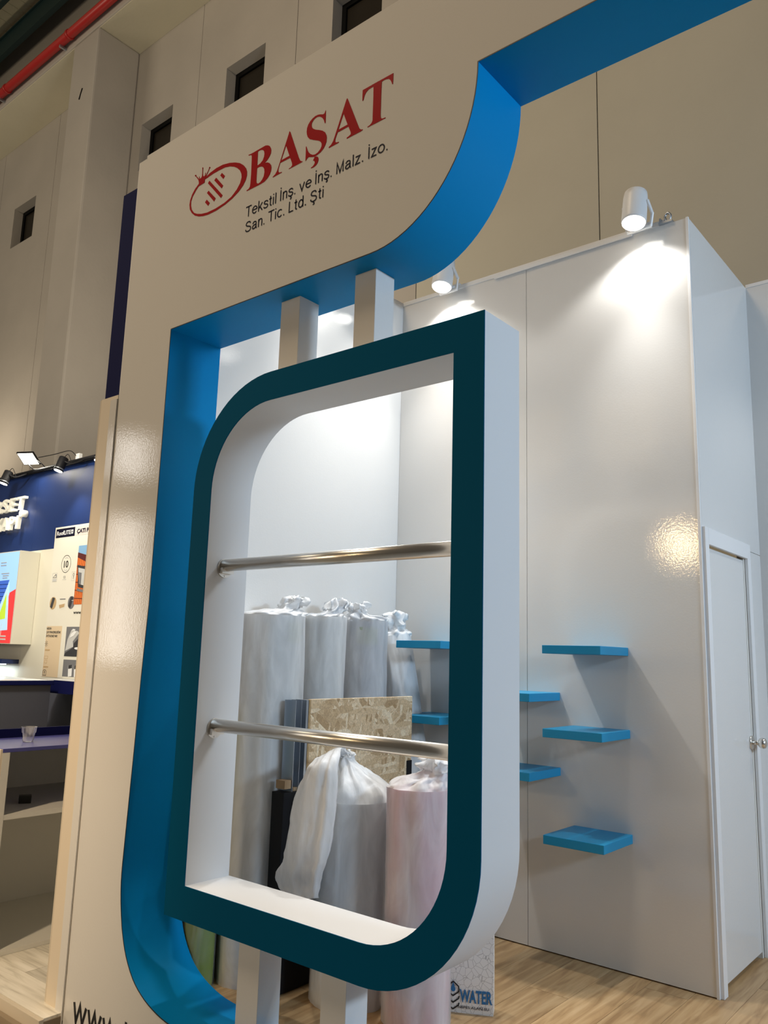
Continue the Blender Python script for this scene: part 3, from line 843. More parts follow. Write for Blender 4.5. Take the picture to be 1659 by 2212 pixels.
tg = thing('roof_girder', 'dark green steel girder in front of the concrete beam', 'girder', (-12, 4.4, 13.8))
MB().box(-30, 8, 4.38, 4.40, 13.80, 14.29).build('girder_web', 'green', tg)
MB().box(-30, 8, 4.34, 4.44, 13.79, 13.81).build('girder_flange', 'green', tg)
MB().box(-30, 8, 4.34, 4.44, 14.27, 14.29).build('girder_flange', 'green', tg)
tg2 = thing('roof_girder', 'upper green steel girder crossing the corner under the cream roof', 'girder', (-12, 3.9, 14.05))
MB().box(-30, 8, 3.88, 3.92, 14.27, 14.56).build('girder_web', 'green', tg2)
MB().box(-30, 8, 3.85, 3.95, 14.25, 14.27).build('girder_flange', 'green', tg2)
MB().box(-30, 8, 3.85, 3.95, 14.56, 14.58).build('girder_flange', 'green', tg2)
rf = struct('ceiling_hall', 'ribbed cream metal roof of the hall', (-14, 0, 14.6))
rp = MB()
rp.box(0.004, .271, 1.5, 5.2, 14.60, 14.63)
rp.box(0.0, .012, 1.5, 5.2, 14.585, 14.6)
rpm = rp.mesh('roof_sheet', 'roof')
for k in range(46):
    o = bpy.data.objects.new('roof_sheet', rpm)
    COL.objects.link(o)
    o.parent = rf
    o.location = (-24.5 + .275 * k + 14, 0, -14.6)

# ================================================================== THE FASCIA (sign wall with its big opening)
XL, ZT, FD = -1.757, 3.856, 0.286
lower = [(-1.379, 1.6), (-1.393, 1.30), (-1.402, 1.0), (-1.415, .66), (-1.420, .50), (-1.414, .42), (-1.400, .345), (-1.380, .275), (-1.345, .200), (-1.290, .132), (-1.225, .088), (-1.150, .058), (-1.06, .038), (-.95, .030)]
lower = [(p.x, p.y) for p in smooth_path([(a, b, 0) for a, b in lower], 3)]
open_path = [(0.5, .030)] + lower[::-1] + [(-1.3765, 2.865)] + arc(-.172, 3.43, .458, .566, -90, 0, 22) + [(6.2, 3.43)]
outer = [(0.5, -.2), (XL, -.2), (XL, ZT), (6.6, ZT), (6.6, -.2), (6.2, -.2)] + open_path[::-1]
fa_ = thing('sign_fascia', 'big white sign wall with blue-lined opening and red lettering', 'sign', (XL, 0, -.2))
MB().prism([outer], XZ(0), XZ(FD)).build('fascia_body', 'panel', fa_)
ln = MB()
th = .004
for (a, b) in zip(open_path[:-1], open_path[1:]):
    pass
inn = []
n_ = len(open_path)
for i, p in enumerate(open_path):
    a = Vector(open_path[max(i - 1, 0)])
    b = Vector(open_path[min(i + 1, n_ - 1)])
    t = (b - a).normalized()
    inn.append((p[0] + t.y * th, p[1] - t.x * th))
# true mitre at the two square corners
def near(i, pt):
    return (Vector(open_path[i]) - Vector(pt)).length < 1e-4
for i in range(n_):
    if near(i, (-1.3765, 2.865)):
        inn[i] = (-1.3765 + th, 2.865 - th)
    if near(i, (.286, 3.43)):
        inn[i] = (.286 + th, 3.43 - th)
ln.prism([open_path + inn[::-1]], XZ(-.0008), XZ(FD + .0008))
tag(ln.build('reveal_lining', 'blue', fa_, round_=True), 'bright blue lining of the opening')
MB().prism([open_path + inn[::-1]], XZ(-.0018), XZ(-.0009)).build('lining_edge', 'ink', fa_)
MB().box(XL - .004, XL, .0, FD, -.2, ZT).build('edge_strip', 'trim', fa_)
MB().box(XL + .0605, XL + .0615, -.0006, .0, ZT - .012, ZT + .004).build('top_notch', 'trim', fa_)
MB().box(XL + .06, 6.6, 0.0, .02, ZT, ZT + .016).build('top_strip', 'panel', fa_)

LET = json.loads(LETTERS)
lt_parent = fa_
for key, nm in (('B', 'letter_b'), ('A', 'letter_a'), ('S', 'letter_s'), ('cedilla', 'letter_cedilla'), ('A2', 'letter_a'), ('T', 'letter_t')):
    flat(LET[key], 0).build(nm, 'red', fa_)
lg = MB()
for key in ['ring'] + ['bar%d' % i for i in range(5)]:
    lg.prism(LET[key], XZ(-.0012), XZ(0))
for key in ['crown'] + ['ball%d' % i for i in range(3)]:
    lg.prism(LET[key], XZ(-.0016), XZ(0))
tag(lg.build('emblem', 'red', fa_), 'red oval emblem with crown and slanted bars')
for txt, x0, x1, z0, cap, wt, m_ in (('Tekstil İnş. ve İnş. Malz. İzo.', -.895, -.104, 3.254, .050, .115, 'navy_ink'), ('San. Tic. Ltd. Şti', -.893, -.428, 3.181, .050, .115, 'navy_ink'), ('www.b', -1.688, -1.245, -.132, .103, .14, 'ink')):
    for wmb in sans_words(txt, x0, x1, z0, cap, 0, wt):
        wmb.build('lettering', m_, fa_)

# ================================================================== THE INNER DISPLAY FRAME
def ring_loops(xa, xb, za, zb, r):
    return ([(xb, zb)] + arc(xa + r, zb - r, r, r, 90, 180, 18) + [(xa, za)] + arc(xb - r, za + r, r, r, 270, 360, 18))


FA, FB, FZB, FZT = -1.172, .296, .385, 2.535
IA, IB, IZB, IZT = -1.057, .1755, .511, 2.4147
F0, F1 = .043, .2617
df = thing('display_rack', 'teal-fronted white display rack with two rails hung in the opening', 'display rack', ((FA + FB) / 2, .15, .03))
o_out = ring_loops(FA, FB, FZB, FZT, .45)
o_in = ring_loops(IA, IB, IZB, IZT, .335)
MB().prism([o_out, o_in], XZ(F0), XZ(F1)).build('frame_body', 'white', df, round_=True)
tag(MB().prism([o_out, o_in], XZ(F0 - .004), XZ(F0)).build('frame_face', 'teal', df), 'dark teal front face')
for (x0, x1) in ((-.744, -.633), (-.331, -.226)):
    MB().box(x0, x1, .096, .207, FZT, 2.861).build('post', 'panel', df, .001, 1)
for (x0, x1) in ((-.788, -.674), (-.369, -.256)):
    MB().box(x0, x1, .098, .208, .030, FZB).build('post', 'panel', df, .001, 1)
for zr in (1.770, 1.113):
    rl = MB().tube([(IA + .002, .138, zr), (IB - .002, .138, zr)], .0258, 32).build('rail', 'steel', df)
    for xs, dx in ((IA, 1), (IB, -1)):
        fg = MB()
        fg.tube([(xs + dx * .0005, .138, zr - .012), (xs + dx * .005, .138, zr - .012)], .040, 28)
        fg.box(min(xs, xs + dx * .026), max(xs, xs + dx * .026), .138 - .031, .138 + .031, zr - .036, zr - .012)
        for a in (210, 270, 330):
            ca, sa = math.cos(math.radians(a)) * .033, math.sin(math.radians(a)) * .033
            fg.tube([(xs + dx * .005, .138 + ca, zr - .012 + sa), (xs + dx * .007, .138 + ca, zr - .012 + sa)], .004, 8)
        fg.build('rail_flange', 'steel', rl)

# ================================================================== SHELVES ON THE CABIN WALL
shelf_labels = [
    (-.28, 1.486, 'upper blue shelf of the column nearest the cabin door'),
    (-.28, 1.095, 'middle blue shelf of the column nearest the cabin door'),
    (-.28, .616, 'lowest blue shelf, below the other shelves by the cabin door'),
    (-.65, 1.253, 'upper blue shelf crossing the dark wall joint'),
    (-.65, .883, 'lower blue shelf crossing the dark wall joint'),
    (-1.18, 1.500, 'upper blue shelf seen through the rack behind the leaning white roll'),
    (-1.18, 1.105, 'lower blue shelf seen through the rack behind the leaning white roll'),
]
sm = MB().box(0, .300, -.318, 0, -.040, 0).mesh('shelf_board', 'shelf')
for x0, z, lab in shelf_labels:
    t = thing('wall_shelf', lab, 'shelf', (x0, YB, z), 'floating blue shelves on the cabin wall')
    b = bpy.data.objects.new('shelf_board', sm)
    COL.objects.link(b)
    b.parent = t
    bv = b.modifiers.new('soft_edge', 'BEVEL')
    bv.width, bv.segments = .002, 2

# ================================================================== SPOT LAMPS ON THE CABIN AND WALLS
def spot_lamp(loc, label, wall_dir, group, power, on_top, aim=None):
    """white can on a bent strap; loc is the lens centre; wall_dir points from the lamp to the wall"""
    x, y, z = loc
    wd = Vector(wall_dir)
    t = thing('spot_lamp', label, 'lamp', loc, group)
    lean = Vector((0, 0, 1)) + wd * .22
    lean.normalize()
    a = Vector(loc)
    can = MB()
    can.tube([a, a + lean * .012, a + lean * .15, a + lean * .185, a + lean * .20], [.060, .063, .062, .058, .040], 28)
    can.build('lamp_can', 'trim', t)
    MB().tube([a - lean * .006, a + lean * .002], .053, 28).build('lamp_lens', 'lamp_on', t)
    side = wd.cross(Vector((0, 0, 1))).normalized()
    top = Vector((x, y, on_top)) + wd * .16
    st = MB()
    for sgn in (-1, 1):
        pts = [a + lean * .12 + side * .066 * sgn, a + lean * .06 + side * .075 * sgn + wd * .05, a + lean * .0 + side * .06 * sgn + wd * .075]
        for p, q in zip(pts[:-1], pts[1:]):
            d = (q - p)
            rot = d.to_track_quat('Z', 'Y').to_matrix()
            st.obox((p + q) / 2, .004, .009, d.length / 2 + .003, rot)
    q0 = a + wd * .075
    st.box(min(q0.x - .065, q0.x + .065), max(q0.x - .065, q0.x + .065), q0.y - .004, q0.y + .004, q0.z - .012, q0.z + .012) if abs(wd.y) > .5 else st.box(q0.x - .004, q0.x + .004, q0.y - .065, q0.y + .065, q0.z - .012, q0.z + .012)
    st.tube([q0, (q0 + top) / 2 + Vector((0, 0, .02)), top], .008, 10)
    st.build('lamp_bracket', 'trim', t)
    MB().box(top.x - .04, top.x + .04, top.y - .03, top.y + .03, top.z - .006, top.z + .012).build('lamp_foot', 'trim', t)
    d = bpy.data.lights.new('spot_light', 'SPOT')
    d.energy = power
    d.color = (1.0, 0.98, 0.94)
    d.spot_size = math.radians(130)
    d.spot_blend = 0.4
    d.shadow_soft_size = .045
    l = bpy.data.objects.new('spot_light', d)
    COL.objects.link(l)
    l.parent = t
    l.location = Vector((0, 0, -.03)) + wd * .02
    d2 = bpy.data.lights.new('spot_core', 'SPOT')
    d2.energy = CORE
    d2.color = d.color
    d2.spot_size = math.radians(84)
    d2.spot_blend = 1.0
    d2.shadow_soft_size = .035
    l2 = bpy.data.objects.new('spot_core', d2)
    COL.objects.link(l2)
    l2.parent = t
    l2.location = Vector((0, 0, -.03)) - wd * .02
    l2.rotation_euler = (Vector((0, 0, -1)) - wd * .30).to_track_quat('-Z', 'Y').to_euler()
    l.rotation_euler = (aim or Vector((0, 0, -1)) + wd * .03).to_track_quat('-Z', 'Y').to_euler()
    return t


spot_lamp((.160, 1.66, 3.635), 'white can spotlight above the cabin corner, lit', (0, 1, 0), 'white spotlights on the cabin', SPOT, BZ + .03)
spot_lamp((-1.045, 1.66, 3.625), 'lit white spotlight just under the curved blue edge', (0, 1, 0), 'white spotlights on the cabin', SPOT, BZ + .03)
spot_lamp((WL + .15, .90, 3.60), 'white spotlight over the roll partition, behind the sign fascia', (-1, 0, 0), 'white spotlights on the cabin', SPOT * .7, BZ + .02)
spot_lamp((1.55, WY - .15, 3.60), 'white spotlight over the rear wall beside the cabin', (0, 1, 0), 'white spotlights on the cabin', SPOT, BZ + .02)

hk = thing('cable_clip', 'small dark metal clip on the top edge of the cabin', 'clip', (.275, 1.80, 3.678))
c_ = MB()
c_.box(.245, .315, 1.775, 1.815, 3.650, 3.662)
c_.tube(smooth_path([(.285, 1.79, 3.660), (.275, 1.79, 3.690), (.290, 1.79, 3.708), (.305, 1.79, 3.690), (.298, 1.79, 3.664)], 4), .006, 8)
c_.box(.250, .258, 1.775, 1.815, 3.662, 3.682)
c_.build('clip_body', 'zinc', hk)
# ================================================================== WRAPPED FABRIC ROLLS
def fabric_roll(name, base, top, r, cloth, poly, label, seed, plume=(0, 0, .06), gather=.07, knot=.035, flare=.05, core=True, sticker=None, group='plastic-wrapped fabric rolls'):
    rr = random.Random(seed)
    B, T = Vector(base), Vector(top)
    t = thing('fabric_roll', label, 'fabric roll', base, group)
    ax = (T - B)
    H = ax.length
    az = ax.normalized()
    ux = Vector((1, 0, 0))
    ux = (ux - az * ux.dot(az)).normalized()
    uy = az.cross(ux)
    def ring(c, rad, n=72, f=None):
        return [c + (ux * math.cos(2 * PI * k / n) + uy * math.sin(2 * PI * k / n)) * (rad if f is None else rad * f(2 * PI * k / n)) for k in range(n)]
    cl = MB()
    cl.grid([ring(B + az * .004, r * .93, 40), ring(B + az * .02, r * .95, 40), ring(B + az * (H - .03), r * .95, 40), ring(B + az * (H - .008), r * .93, 40)])
    cl.grid([ring(B + az * (H - .008), r * .93, 40), ring(B + az * (H - .006), r * .3, 40)], smooth=False)
    cl.build('cloth', cloth, t)
    if core:
        MB().tube([T - az * .02, T + az * .004], r * .26, 20).build('core_tube', 'card', t)
    ph = [rr.uniform(0, 2 * PI) for _ in range(8)]
    off = Vector((rr.uniform(0, 50), rr.uniform(0, 50), rr.uniform(0, 50)))
    rows = []
    nz = 60
    for i in range(nz + 1):
        z = H * i / nz
        am = .030 + .03 * (i / nz) ** 3
        def f(a, z=z, am=am):
            nn = noise.noise(off + Vector((math.cos(a) * 2.2, math.sin(a) * 2.2, z * 1.6)))
            n2 = abs(noise.noise(off + Vector((math.cos(a) * 4 + z * 1.5, math.sin(a) * 4, z * 5))))
            return 1.035 + am * (math.sin(5 * a + ph[0] + z * 1.2) * .4 + math.sin(9 * a + ph[1] - z * 2.1) * .3 + nn * 1.5 - n2 * 1.1)
        rows.append(ring(B + az * z, r, f=f))
    MB().grid(rows).build('plastic_sleeve', poly, t)
    rows = [rows[-1]]
    pl = Vector(plume)
    hor = pl - az * pl.dot(az)
    ng = 14
    for i in range(1, ng + 1):
        s = i / ng
        e = s * s * (3 - 2 * s)
        rad = r * (1 - e) + knot * e
        c = T + az * (gather * (s ** .8)) + hor * (e * .8)
        am = .05 + .17 * math.sin(PI * s)
        def f(a, s=s, am=am):
            nn = noise.noise(off + Vector((math.cos(a) * 3.5, math.sin(a) * 3.5, 7 + s * 1.5)))
            return 1.02 + am * (math.sin(11 * a + ph[2]) * .45 + math.sin(7 * a + ph[3] + s * 2) * .4 + nn * 1.5)
        rows.append([p + noise.noise_vector(off + p * 22) * (.016 * s) + noise.noise_vector(off + p * 60) * (.006 * s) for p in ring(c, rad, f=f)])
    c0 = T + az * gather + hor * .8
    nk = 10
    L = max(pl.dot(az), .02)
    for i in range(1, nk + 1):
        s = i / nk
        rad = knot + (flare - knot) * math.sin(PI * min(1, s * .62)) if s < .8 else (knot + (flare - knot) * .93) * (1 - (s - .8) * 2.2)
        c = c0 + az * (L * s) + hor * (.35 * s)
        def f(a, s=s):
            nn = noise.noise(off + Vector((math.cos(a) * 2.5, math.sin(a) * 2.5, 20 + s * 2.5)))
            return 1 + .28 * math.sin(5 * a + ph[4] + s * 3) + .16 * math.sin(8 * a + ph[5]) + nn * .7
        rows.append([p + noise.noise_vector(off + p * 22) * .020 + noise.noise_vector(off + p * 60) * .009 for p in ring(c, max(rad, .008), f=f)])
    MB().grid(rows).build('sleeve_gather', 'poly2', t)
    if sticker:
        a0, a1, z0, z1 = sticker
        st = []
        for j in range(3):
            z = z0 + (z1 - z0) * j / 2
            st.append([B + az * z + (ux * math.cos(a0 + (a1 - a0) * k / 8) + uy * math.sin(a0 + (a1 - a0) * k / 8)) * r * .972 for k in range(9)])
        sp = MB().grid(st, closed=False)
        sp.build('sticker', 'sticker', t)
    return t


fabric_roll('fabric_roll', (-1.250, .595, 0), (-1.256, .595, 1.585), .163, 'cloth_grey', 'poly', 'widest tall wrapped roll, grey, standing nearest the rack by the partition', 11, plume=(.04, .12, .06), gather=.040, knot=.05, flare=.055, sticker=(-.15, .45, 1.46, 1.555))
fabric_roll('fabric_roll', (-1.265, .985, 0), (-1.285, .985, 1.60), .118, 'cloth_sage', 'poly', 'pale wrapped roll between the widest grey roll and the blue-grey roll', 12, plume=(.02, .09, .07), gather=.030, knot=.040, flare=.045)
fabric_roll('fabric_roll', (-1.265, 1.310, 0), (-1.285, 1.325, 1.60), .121, 'cloth_blue', 'poly3', 'blue-grey wrapped roll behind the strand board', 13, plume=(.0, -.07, .05), gather=.040, knot=.045, flare=.05, sticker=(-1.2, -.2, 1.47, 1.56))
fabric_roll('fabric_roll', (-.935, 1.545, 0), (-1.305, 1.620, 1.515), .092, 'cloth_white', 'poly2', 'slim white wrapped roll leaning into the corner by the blue shelves', 14, plume=(-.0, -.01, .10), gather=.05, knot=.050, flare=.060)
fabric_roll('fabric_roll', (-1.345, .365, 0), (-1.345, .365, 1.15), .070, 'cloth_green', 'poly4', 'thin olive green roll glimpsed below the rack at the opening curve', 15, plume=(0, .02, .04), gather=.03, knot=.02, flare=.03)
wr_ = fabric_roll('fabric_roll', (-.785, .715, 0), (-.785, .715, .80), .163, 'cloth_slate', 'poly', 'white wrapped roll in front of the strand board with its sleeve hanging over', 16, plume=(-.06, -.01, .015), gather=.17, knot=.030, flare=.034, core=True)
fabric_roll('fabric_roll', (-.442, .735, 0), (-.442, .735, .885), .134, 'cloth_pink', 'poly3', 'pink wrapped roll beside the white roll with the hanging sleeve', 17, plume=(.06, .05, .06), gather=.06, knot=.06, flare=.075)

# loose end of the white roll's sleeve, drooping from the knot down its front
EL = [(-.865, .700, .955), (-.850, .640, .985), (-.815, .540, .985), (-.800, .465, .955), (-.829, .450, .903), (-.872, .448, .805), (-.897, .447, .691), (-.917, .447, .578), (-.962, .447, .502), (-.945, .448, .452), (-.900, .452, .432)]
ER = [(-.810, .700, .985), (-.795, .640, 1.015), (-.745, .560, 1.015), (-.690, .490, .985), (-.667, .458, .921), (-.662, .452, .832), (-.669, .450, .724), (-.686, .450, .616), (-.708, .450, .542), (-.722, .450, .475), (-.728, .452, .452)]
rows = []
L_, R_ = smooth_path(EL, 5), smooth_path(ER, 5)
N = len(L_)
off = Vector((3, 8, 1))
for i in range(N):
    c0, u = (L_[i] + R_[i]) / 2, (R_[i] - L_[i]) / 2
    f = i / (N - 1)
    dep = .020 + .030 * math.sin(PI * min(1, f * 1.15)) ** .7
    row = []
    for q in range(48):
        a = 2 * PI * q / 48
        fold = .28 * math.sin(6 * a + f * 2.2) + .18 * math.sin(11 * a - f * 3) - .5 * abs(noise.noise(off + Vector((a * 2, f * 7, 0))))
        p = c0 + u * math.cos(a) + Vector((0, 1, 0)) * dep * (math.sin(a) + fold * (.35 + .3 * f))
        p += noise.noise_vector(off + p * 14) * .007 + noise.noise_vector(off + p * 38) * .0035
        row.append(p)
    rows.append(row)
MB().grid(rows).build('sleeve_end', 'poly2', wr_)

# ================================================================== STRAND BOARD STAND
sd = thing('display_stand', 'stand with a raw strand board back and zinc upright, among the rolls', 'stand', (-1.03, .95, 0))
MB().box(-1.020, -1.002, .640, 1.402, .56, 1.208).build('strand_panel', 'osb', sd, .002)
MB().box(-1.022, -1.0005, .628, .640, .56, 1.206).build('panel_edge', 'osbedge', sd)
zc_ = MB()
zc_.box(-1.072, -1.069, .545, .626, .80, 1.205)
zc_.box(-1.069, -1.002, .545, .548, .80, 1.205)
zc_.box(-1.069, -1.004, .5845, .5865, .80, 1.205)
zc_.box(-1.069, -1.002, .612, .626, .80, 1.206)
zc_.build('zinc_upright', 'zinc', sd)
MB().box(-1.075, -1.000, .495, .705, .004, .815).build('black_carcass', 'black', sd, .002)
MB().box(-1.070, -1.004, .708, 1.375, .02, .55).build('lower_board', 'osbedge', sd)
MB().box(-1.066, -1.000, 1.362, 1.405, .74, .885).build('end_bracket', 'black', sd)
MB().box(-1.055, -1.000, .498, .536, .830, .865).build('wood_block', 'card', sd)
MB().box(-1.050, -1.010, .560, .60, .8155, .83).build('wood_shim', 'card', sd)

# ================================================================== PAPER BAG
ang = math.radians(28)
dv = Vector((math.cos(ang), math.sin(ang), 0))
nv = Vector((math.sin(ang), -math.cos(ang), 0))
cr = Vector((-.238, .978, 0))
bg = thing('paper_bag', 'white printed paper bag standing on the oak floor beside the pink roll', 'bag', tuple(cr))
W_, D_, H_ = .225, .075, .318
b = MB()
rows = []
for j in range(13):
    z = H_ * j / 12
    k = 1 - .55 * (j / 12) ** 1.6
    row = []
    def P_(u, d):
        bul = .006 * math.sin(PI * (u / W_)) * math.sin(PI * j / 12)
        return cr - dv * u - nv * (d - bul) + Vector((0, 0, z))
    for q in range(9):
        row.append(P_(W_ * q / 8, D_ * .5 * (1 - k)))
    row.append(P_(W_ - .012 * (1 - k) * 2, D_ * .5))
    for q in range(9):
        row.append(P_(W_ * (8 - q) / 8, D_ * (1 - .5 * (1 - k))))
    row.append(P_(.012 * (1 - k) * 2, D_ * .5))
    rows.append(row)
b.grid(rows, smooth=False)
b.face(list(range(20))[::-1])
b.build('bag_body', 'bag', bg)


def on_bag(u, z):
    j = z / H_
    k = 1 - .55 * j ** 1.6
    bul = .006 * math.sin(PI * max(0, min(1, u / W_))) * math.sin(PI * j)
    return cr - dv * u - nv * (D_ * .5 * (1 - k) - bul - .0035) + Vector((0, 0, z))


def wrap(mb, t=.001):
    """carry lettering laid out on (x = -u, z) onto the bag's face"""
    n = MB()
    n.v = [tuple(on_bag(-x, z)) for x, y, z in mb.v]
    for f in mb.f:
        n.face(f)
    return n


wrap(text_mb('WATER', -.135, -.004, .044, .047, 0, bold=.03)).build('lettering', 'waterblue', bg)
for wmb in words(text_mb('NEFES ALAN SU', -.142, -.017, .0195, .0105, 0, bold=.01), .0026):
    wrap(wmb).build('lettering', 'navy_ink', bg)
em = MB()
def strip(pts, w):
    for (a, c) in zip(pts[:-1], pts[1:]):
        d = (Vector(c) - Vector(a)).normalized() * w * .5
        n = Vector((-d.y, d.x))
        q = [Vector(a) - d * .6 + n, Vector(c) + d * .6 + n, Vector(c) + d * .6 - n, Vector(a) - d * .6 - n]
        i = len(em.v)
        em.v += [tuple(on_bag(p.x, p.y)) for p in q]
        em.face([i, i + 1, i + 2, i + 3])
uc = .162
for zc0 in (.071, .046, .0215):
    strip([(uc + .024, zc0 + .016), (uc + .022, zc0 + .006), (uc, zc0 - .008), (uc - .022, zc0 + .008), (uc - .024, zc0 + .016)], .005)
strip([(uc + .024, .096), (uc, .116), (uc - .021, .100), (uc - .024, .087)], .005)
em.build('emblem', 'ink', bg)
dp = MB()
drop = [(uc, .114)] + [(uc + .0095 * math.sin(a), .088 - .0095 * math.cos(a)) for a in [-2.0 + .4 * k for k in range(11)]]
i = 0
dp.v = [tuple(on_bag(p[0], p[1])) for p in drop]
dp.face(list(range(len(drop))))
dp.build('drop_emblem', 'waterblue', bg)

# ================================================================== THE NEIGHBOURING STAND
NZ = -.12
nf = struct('floor_neighbour', 'pale ash laminate platform of the neighbouring stand')
MB().box(-12, -1.765, -.085, 3.0, -.2, NZ - .012).build('platform_core', 'plinth', nf)
MB().box(-12, -1.765, -.107, -.086, -.175, NZ - .002).build('platform_edge', 'edge', nf)
MB().box(-12, -1.765, -.135, -.109, -.2, -.168).build('platform_edge', 'plinth', nf)
pm = {}
for k in range(9):
    y0 = -.085 + .19 * k
    x = -1.768 - (k * .53) % 1.25
    x1 = -1.768
    while x1 > -4.6:
        a, c = max(x, -4.6), x1
        if c - a > .03:
            key = round(c - a, 3)
            if key not in pm:
                pm[key] = MB().box(0.001, c - a - .001, .001, .189, -.012, 0).mesh('plank', 'ash')
            o = bpy.data.objects.new('plank', pm[key])
            COL.objects.link(o)
            o.parent = nf
            o.location = (a, y0, NZ)
        x1 = x
        x -= 1.25

# end of the partition between the two stands: navy above, cream below
we = struct('wall_neighbour_end', 'end of the neighbouring partition, navy above and cream below')
MB().box(XL - .132, XL - .006, .004, .06, 2.624, 3.722).build('wall_panel', 'navy', we)
MB().box(XL - .150, XL - .006, -.002, .06, NZ - .03, 2.621).build('wall_panel', 'tan', we)
MB().box(XL - .168, XL - .1515, .002, .05, NZ - .03, 2.621).build('edge_strip', 'edge', we)
MB().box(XL - .060, XL - .006, -.008, -.0025, -.2, 2.60).build('cover_strip', 'panel', we)

# back wall of the neighbouring stand
NY = 3.02
nb = struct('wall_neighbour_back', 'back wall of the neighbouring stand, navy header over a cream wall')
MB().box(-12.5, -8.436, NY, NY + .05, 2.6135, BZ).build('header_panel', 'navy2', nb)
MB().box(-8.434, -4.5, NY, NY + .05, 2.6135, BZ).build('header_panel', 'navy2', nb)
MB().box(-12.5, -8.436, NY, NY + .05, NZ, 2.612).build('wall_panel', 'cream', nb)
MB().box(-8.434, -4.5, NY, NY + .05, .90, 2.612).build('wall_panel', 'cream', nb)
MB().box(-8.434, -4.5, NY, NY + .05, NZ, .898).build('wall_panel', 'grey', nb)
MB().box(-12.5, -4.5, NY - .012, NY + .055, BZ, BZ + .035).build('top_rail', 'black', nb)
tr_ = MB()
tr_.tube([(-12.5, NY - .06, BZ + .012), (-4.5, NY - .06, BZ + .012)], .022, 10)
for xx in (-9.8, -8.9, -7.9, -6.9, -5.9):
    tr_.box(xx - .012, xx + .012, NY - .07, NY - .010, BZ + .002, BZ + .020)
tr_.build('lamp_track', 'black', nb)

# raised lit letters
sg = thing('sign_lettering', 'raised lit cream lettering on the navy header of the neighbouring stand', 'sign', (-9.0, NY, 3.1))
def raised(txt, spans, z0, cap, sl):
    for ch, (a, c) in zip(txt, spans):
        q = text_mb(ch, a, c, z0, cap, NY - .03, t=.05, slant=sl, bold=.018)
        mx = MB()
        mx.v = [(x, y if y > NY - .055 else NY - .085, z) for x, y, z in q.v]
        mx.v = [(x, NY - .085 if y < NY - .05 else NY - .035, z) for x, y, z in q.v]
        for f in q.f:
            mx.face(f)
        mx.build('letter', 'letter_on', sg)
raised('RSET', [(-9.47, -9.24), (-9.225, -9.03), (-9.015, -8.82), (-8.80, -8.59)], 3.172, .178, .10)
raised('R', [(-9.70, -9.49)], 3.172, .178, .10)
raised('YAPI', [(-9.345, -9.13), (-9.17, -8.99), (-8.965, -8.81), (-8.775, -8.70)], 2.925, .175, .08)
MB().tube([(-8.655, NY - .003, 3.118), (-8.655, NY - .085, 3.118)], .046, 24).build('round_badge', 'letter_on', sg)
MB().tube([(-8.655, NY - .086, 3.118), (-8.655, NY - .088, 3.118)], .030, 20).build('badge_ring', 'cream', sg)

# track spotlights of the neighbouring stand
def track_spot(x, label):
    y, z = NY - .30, 3.485
    t = thing('track_spotlight', label, 'lamp', (x, y, z), 'black track spotlights of the neighbouring stand')
    a = Vector((x, y, z))
    lean = Vector((.10, .30, 1)).normalized()
    MB().tube([a, a + lean * .03, a + lean * .17, a + lean * .18], [.058, .056, .056, .045], 24).build('lamp_can', 'black', t)
    MB().tube([a + lean * .02, a + lean * .034], .0585, 24).build('lamp_ring', 'zinc', t)
    MB().tube([a - lean * .004, a + lean * .002], .050, 24).build('lamp_lens', 'lamp_on', t)
    MB().tube(smooth_path([a + lean * .12 + Vector((.05, .0, 0)), a + Vector((.12, .10, .09)), Vector((x + .17, NY - .08, BZ - .01))], 5), .012, 10).build('lamp_arm', 'black', t)
    MB().tube(smooth_path([a + lean * .178, a + Vector((.09, .06, .20)), a + Vector((.12, .10, .09))], 6), .004, 6).build('cable', 'black', t)
    d = bpy.data.lights.new('spot_light', 'SPOT')
    d.energy = NSPOT
    d.color = (1.0, 0.95, 0.85)
    d.spot_size = math.radians(95)
    d.spot_blend = .7
    d.shadow_soft_size = .04
    l = bpy.data.objects.new('spot_light', d)
    COL.objects.link(l)
    l.parent = t
    l.location = -lean * .02
    l.rotation_euler = Vector((.15, .18, -1)).to_track_quat('-Z', 'Y').to_euler()
    return t


track_spot(-8.765, 'black track spotlight over the raised letters')
track_spot(-7.395, 'black track spotlight beside the square floodlight')
track_spot(-6.52, 'black track spotlight half hidden by the cream partition end')

fd = thing('floodlight', 'square lit floodlight standing above the navy header', 'lamp', (-8.45, NY - .05, 3.70))
rot = Matrix.Rotation(math.radians(-38), 3, 'X') @ Matrix.Rotation(math.radians(12), 3, 'Z')
fc = Vector((-8.36, NY - .20, 3.79))
rot = Vector((.25, -.50, -.83)).to_track_quat('-Z', 'Y').to_matrix()
MB().obox(fc, .120, .105, .012, rot).build('flood_body', 'black', fd)
MB().obox(fc - rot @ Vector((0, 0, .0135)), .108, .093, .002, rot).build('flood_face', 'flood_on', fd)
yk = MB()
for sgn in (-1, 1):
    p = fc + rot @ Vector((.10 * sgn, 0, 0))
    yk.tube([p, p + Vector((.13, .10, -.14))], .006, 8)
yk.tube([fc + rot @ Vector((-.10, 0, 0)) + Vector((.13, .10, -.14)), fc + rot @ Vector((.10, 0, 0)) + Vector((.13, .10, -.14))], .006, 8)
yk.build('flood_bracket', 'black', fd)
MB().tube(smooth_path([fc + Vector((.15, .05, .0)), fc + Vector((.40, .12, .02)), fc + Vector((.72, .15, .03)), Vector((-7.48, NY - .05, 3.74))], 6), .005, 6).build('cable', 'black', fd)
MB().box(-7.52, -7.44, NY - .03, NY + .02, 3.686, 3.77).build('plug_box', 'trim', fd, .006)
d = bpy.data.lights.new('flood_light', 'AREA')
d.shape = 'RECTANGLE'
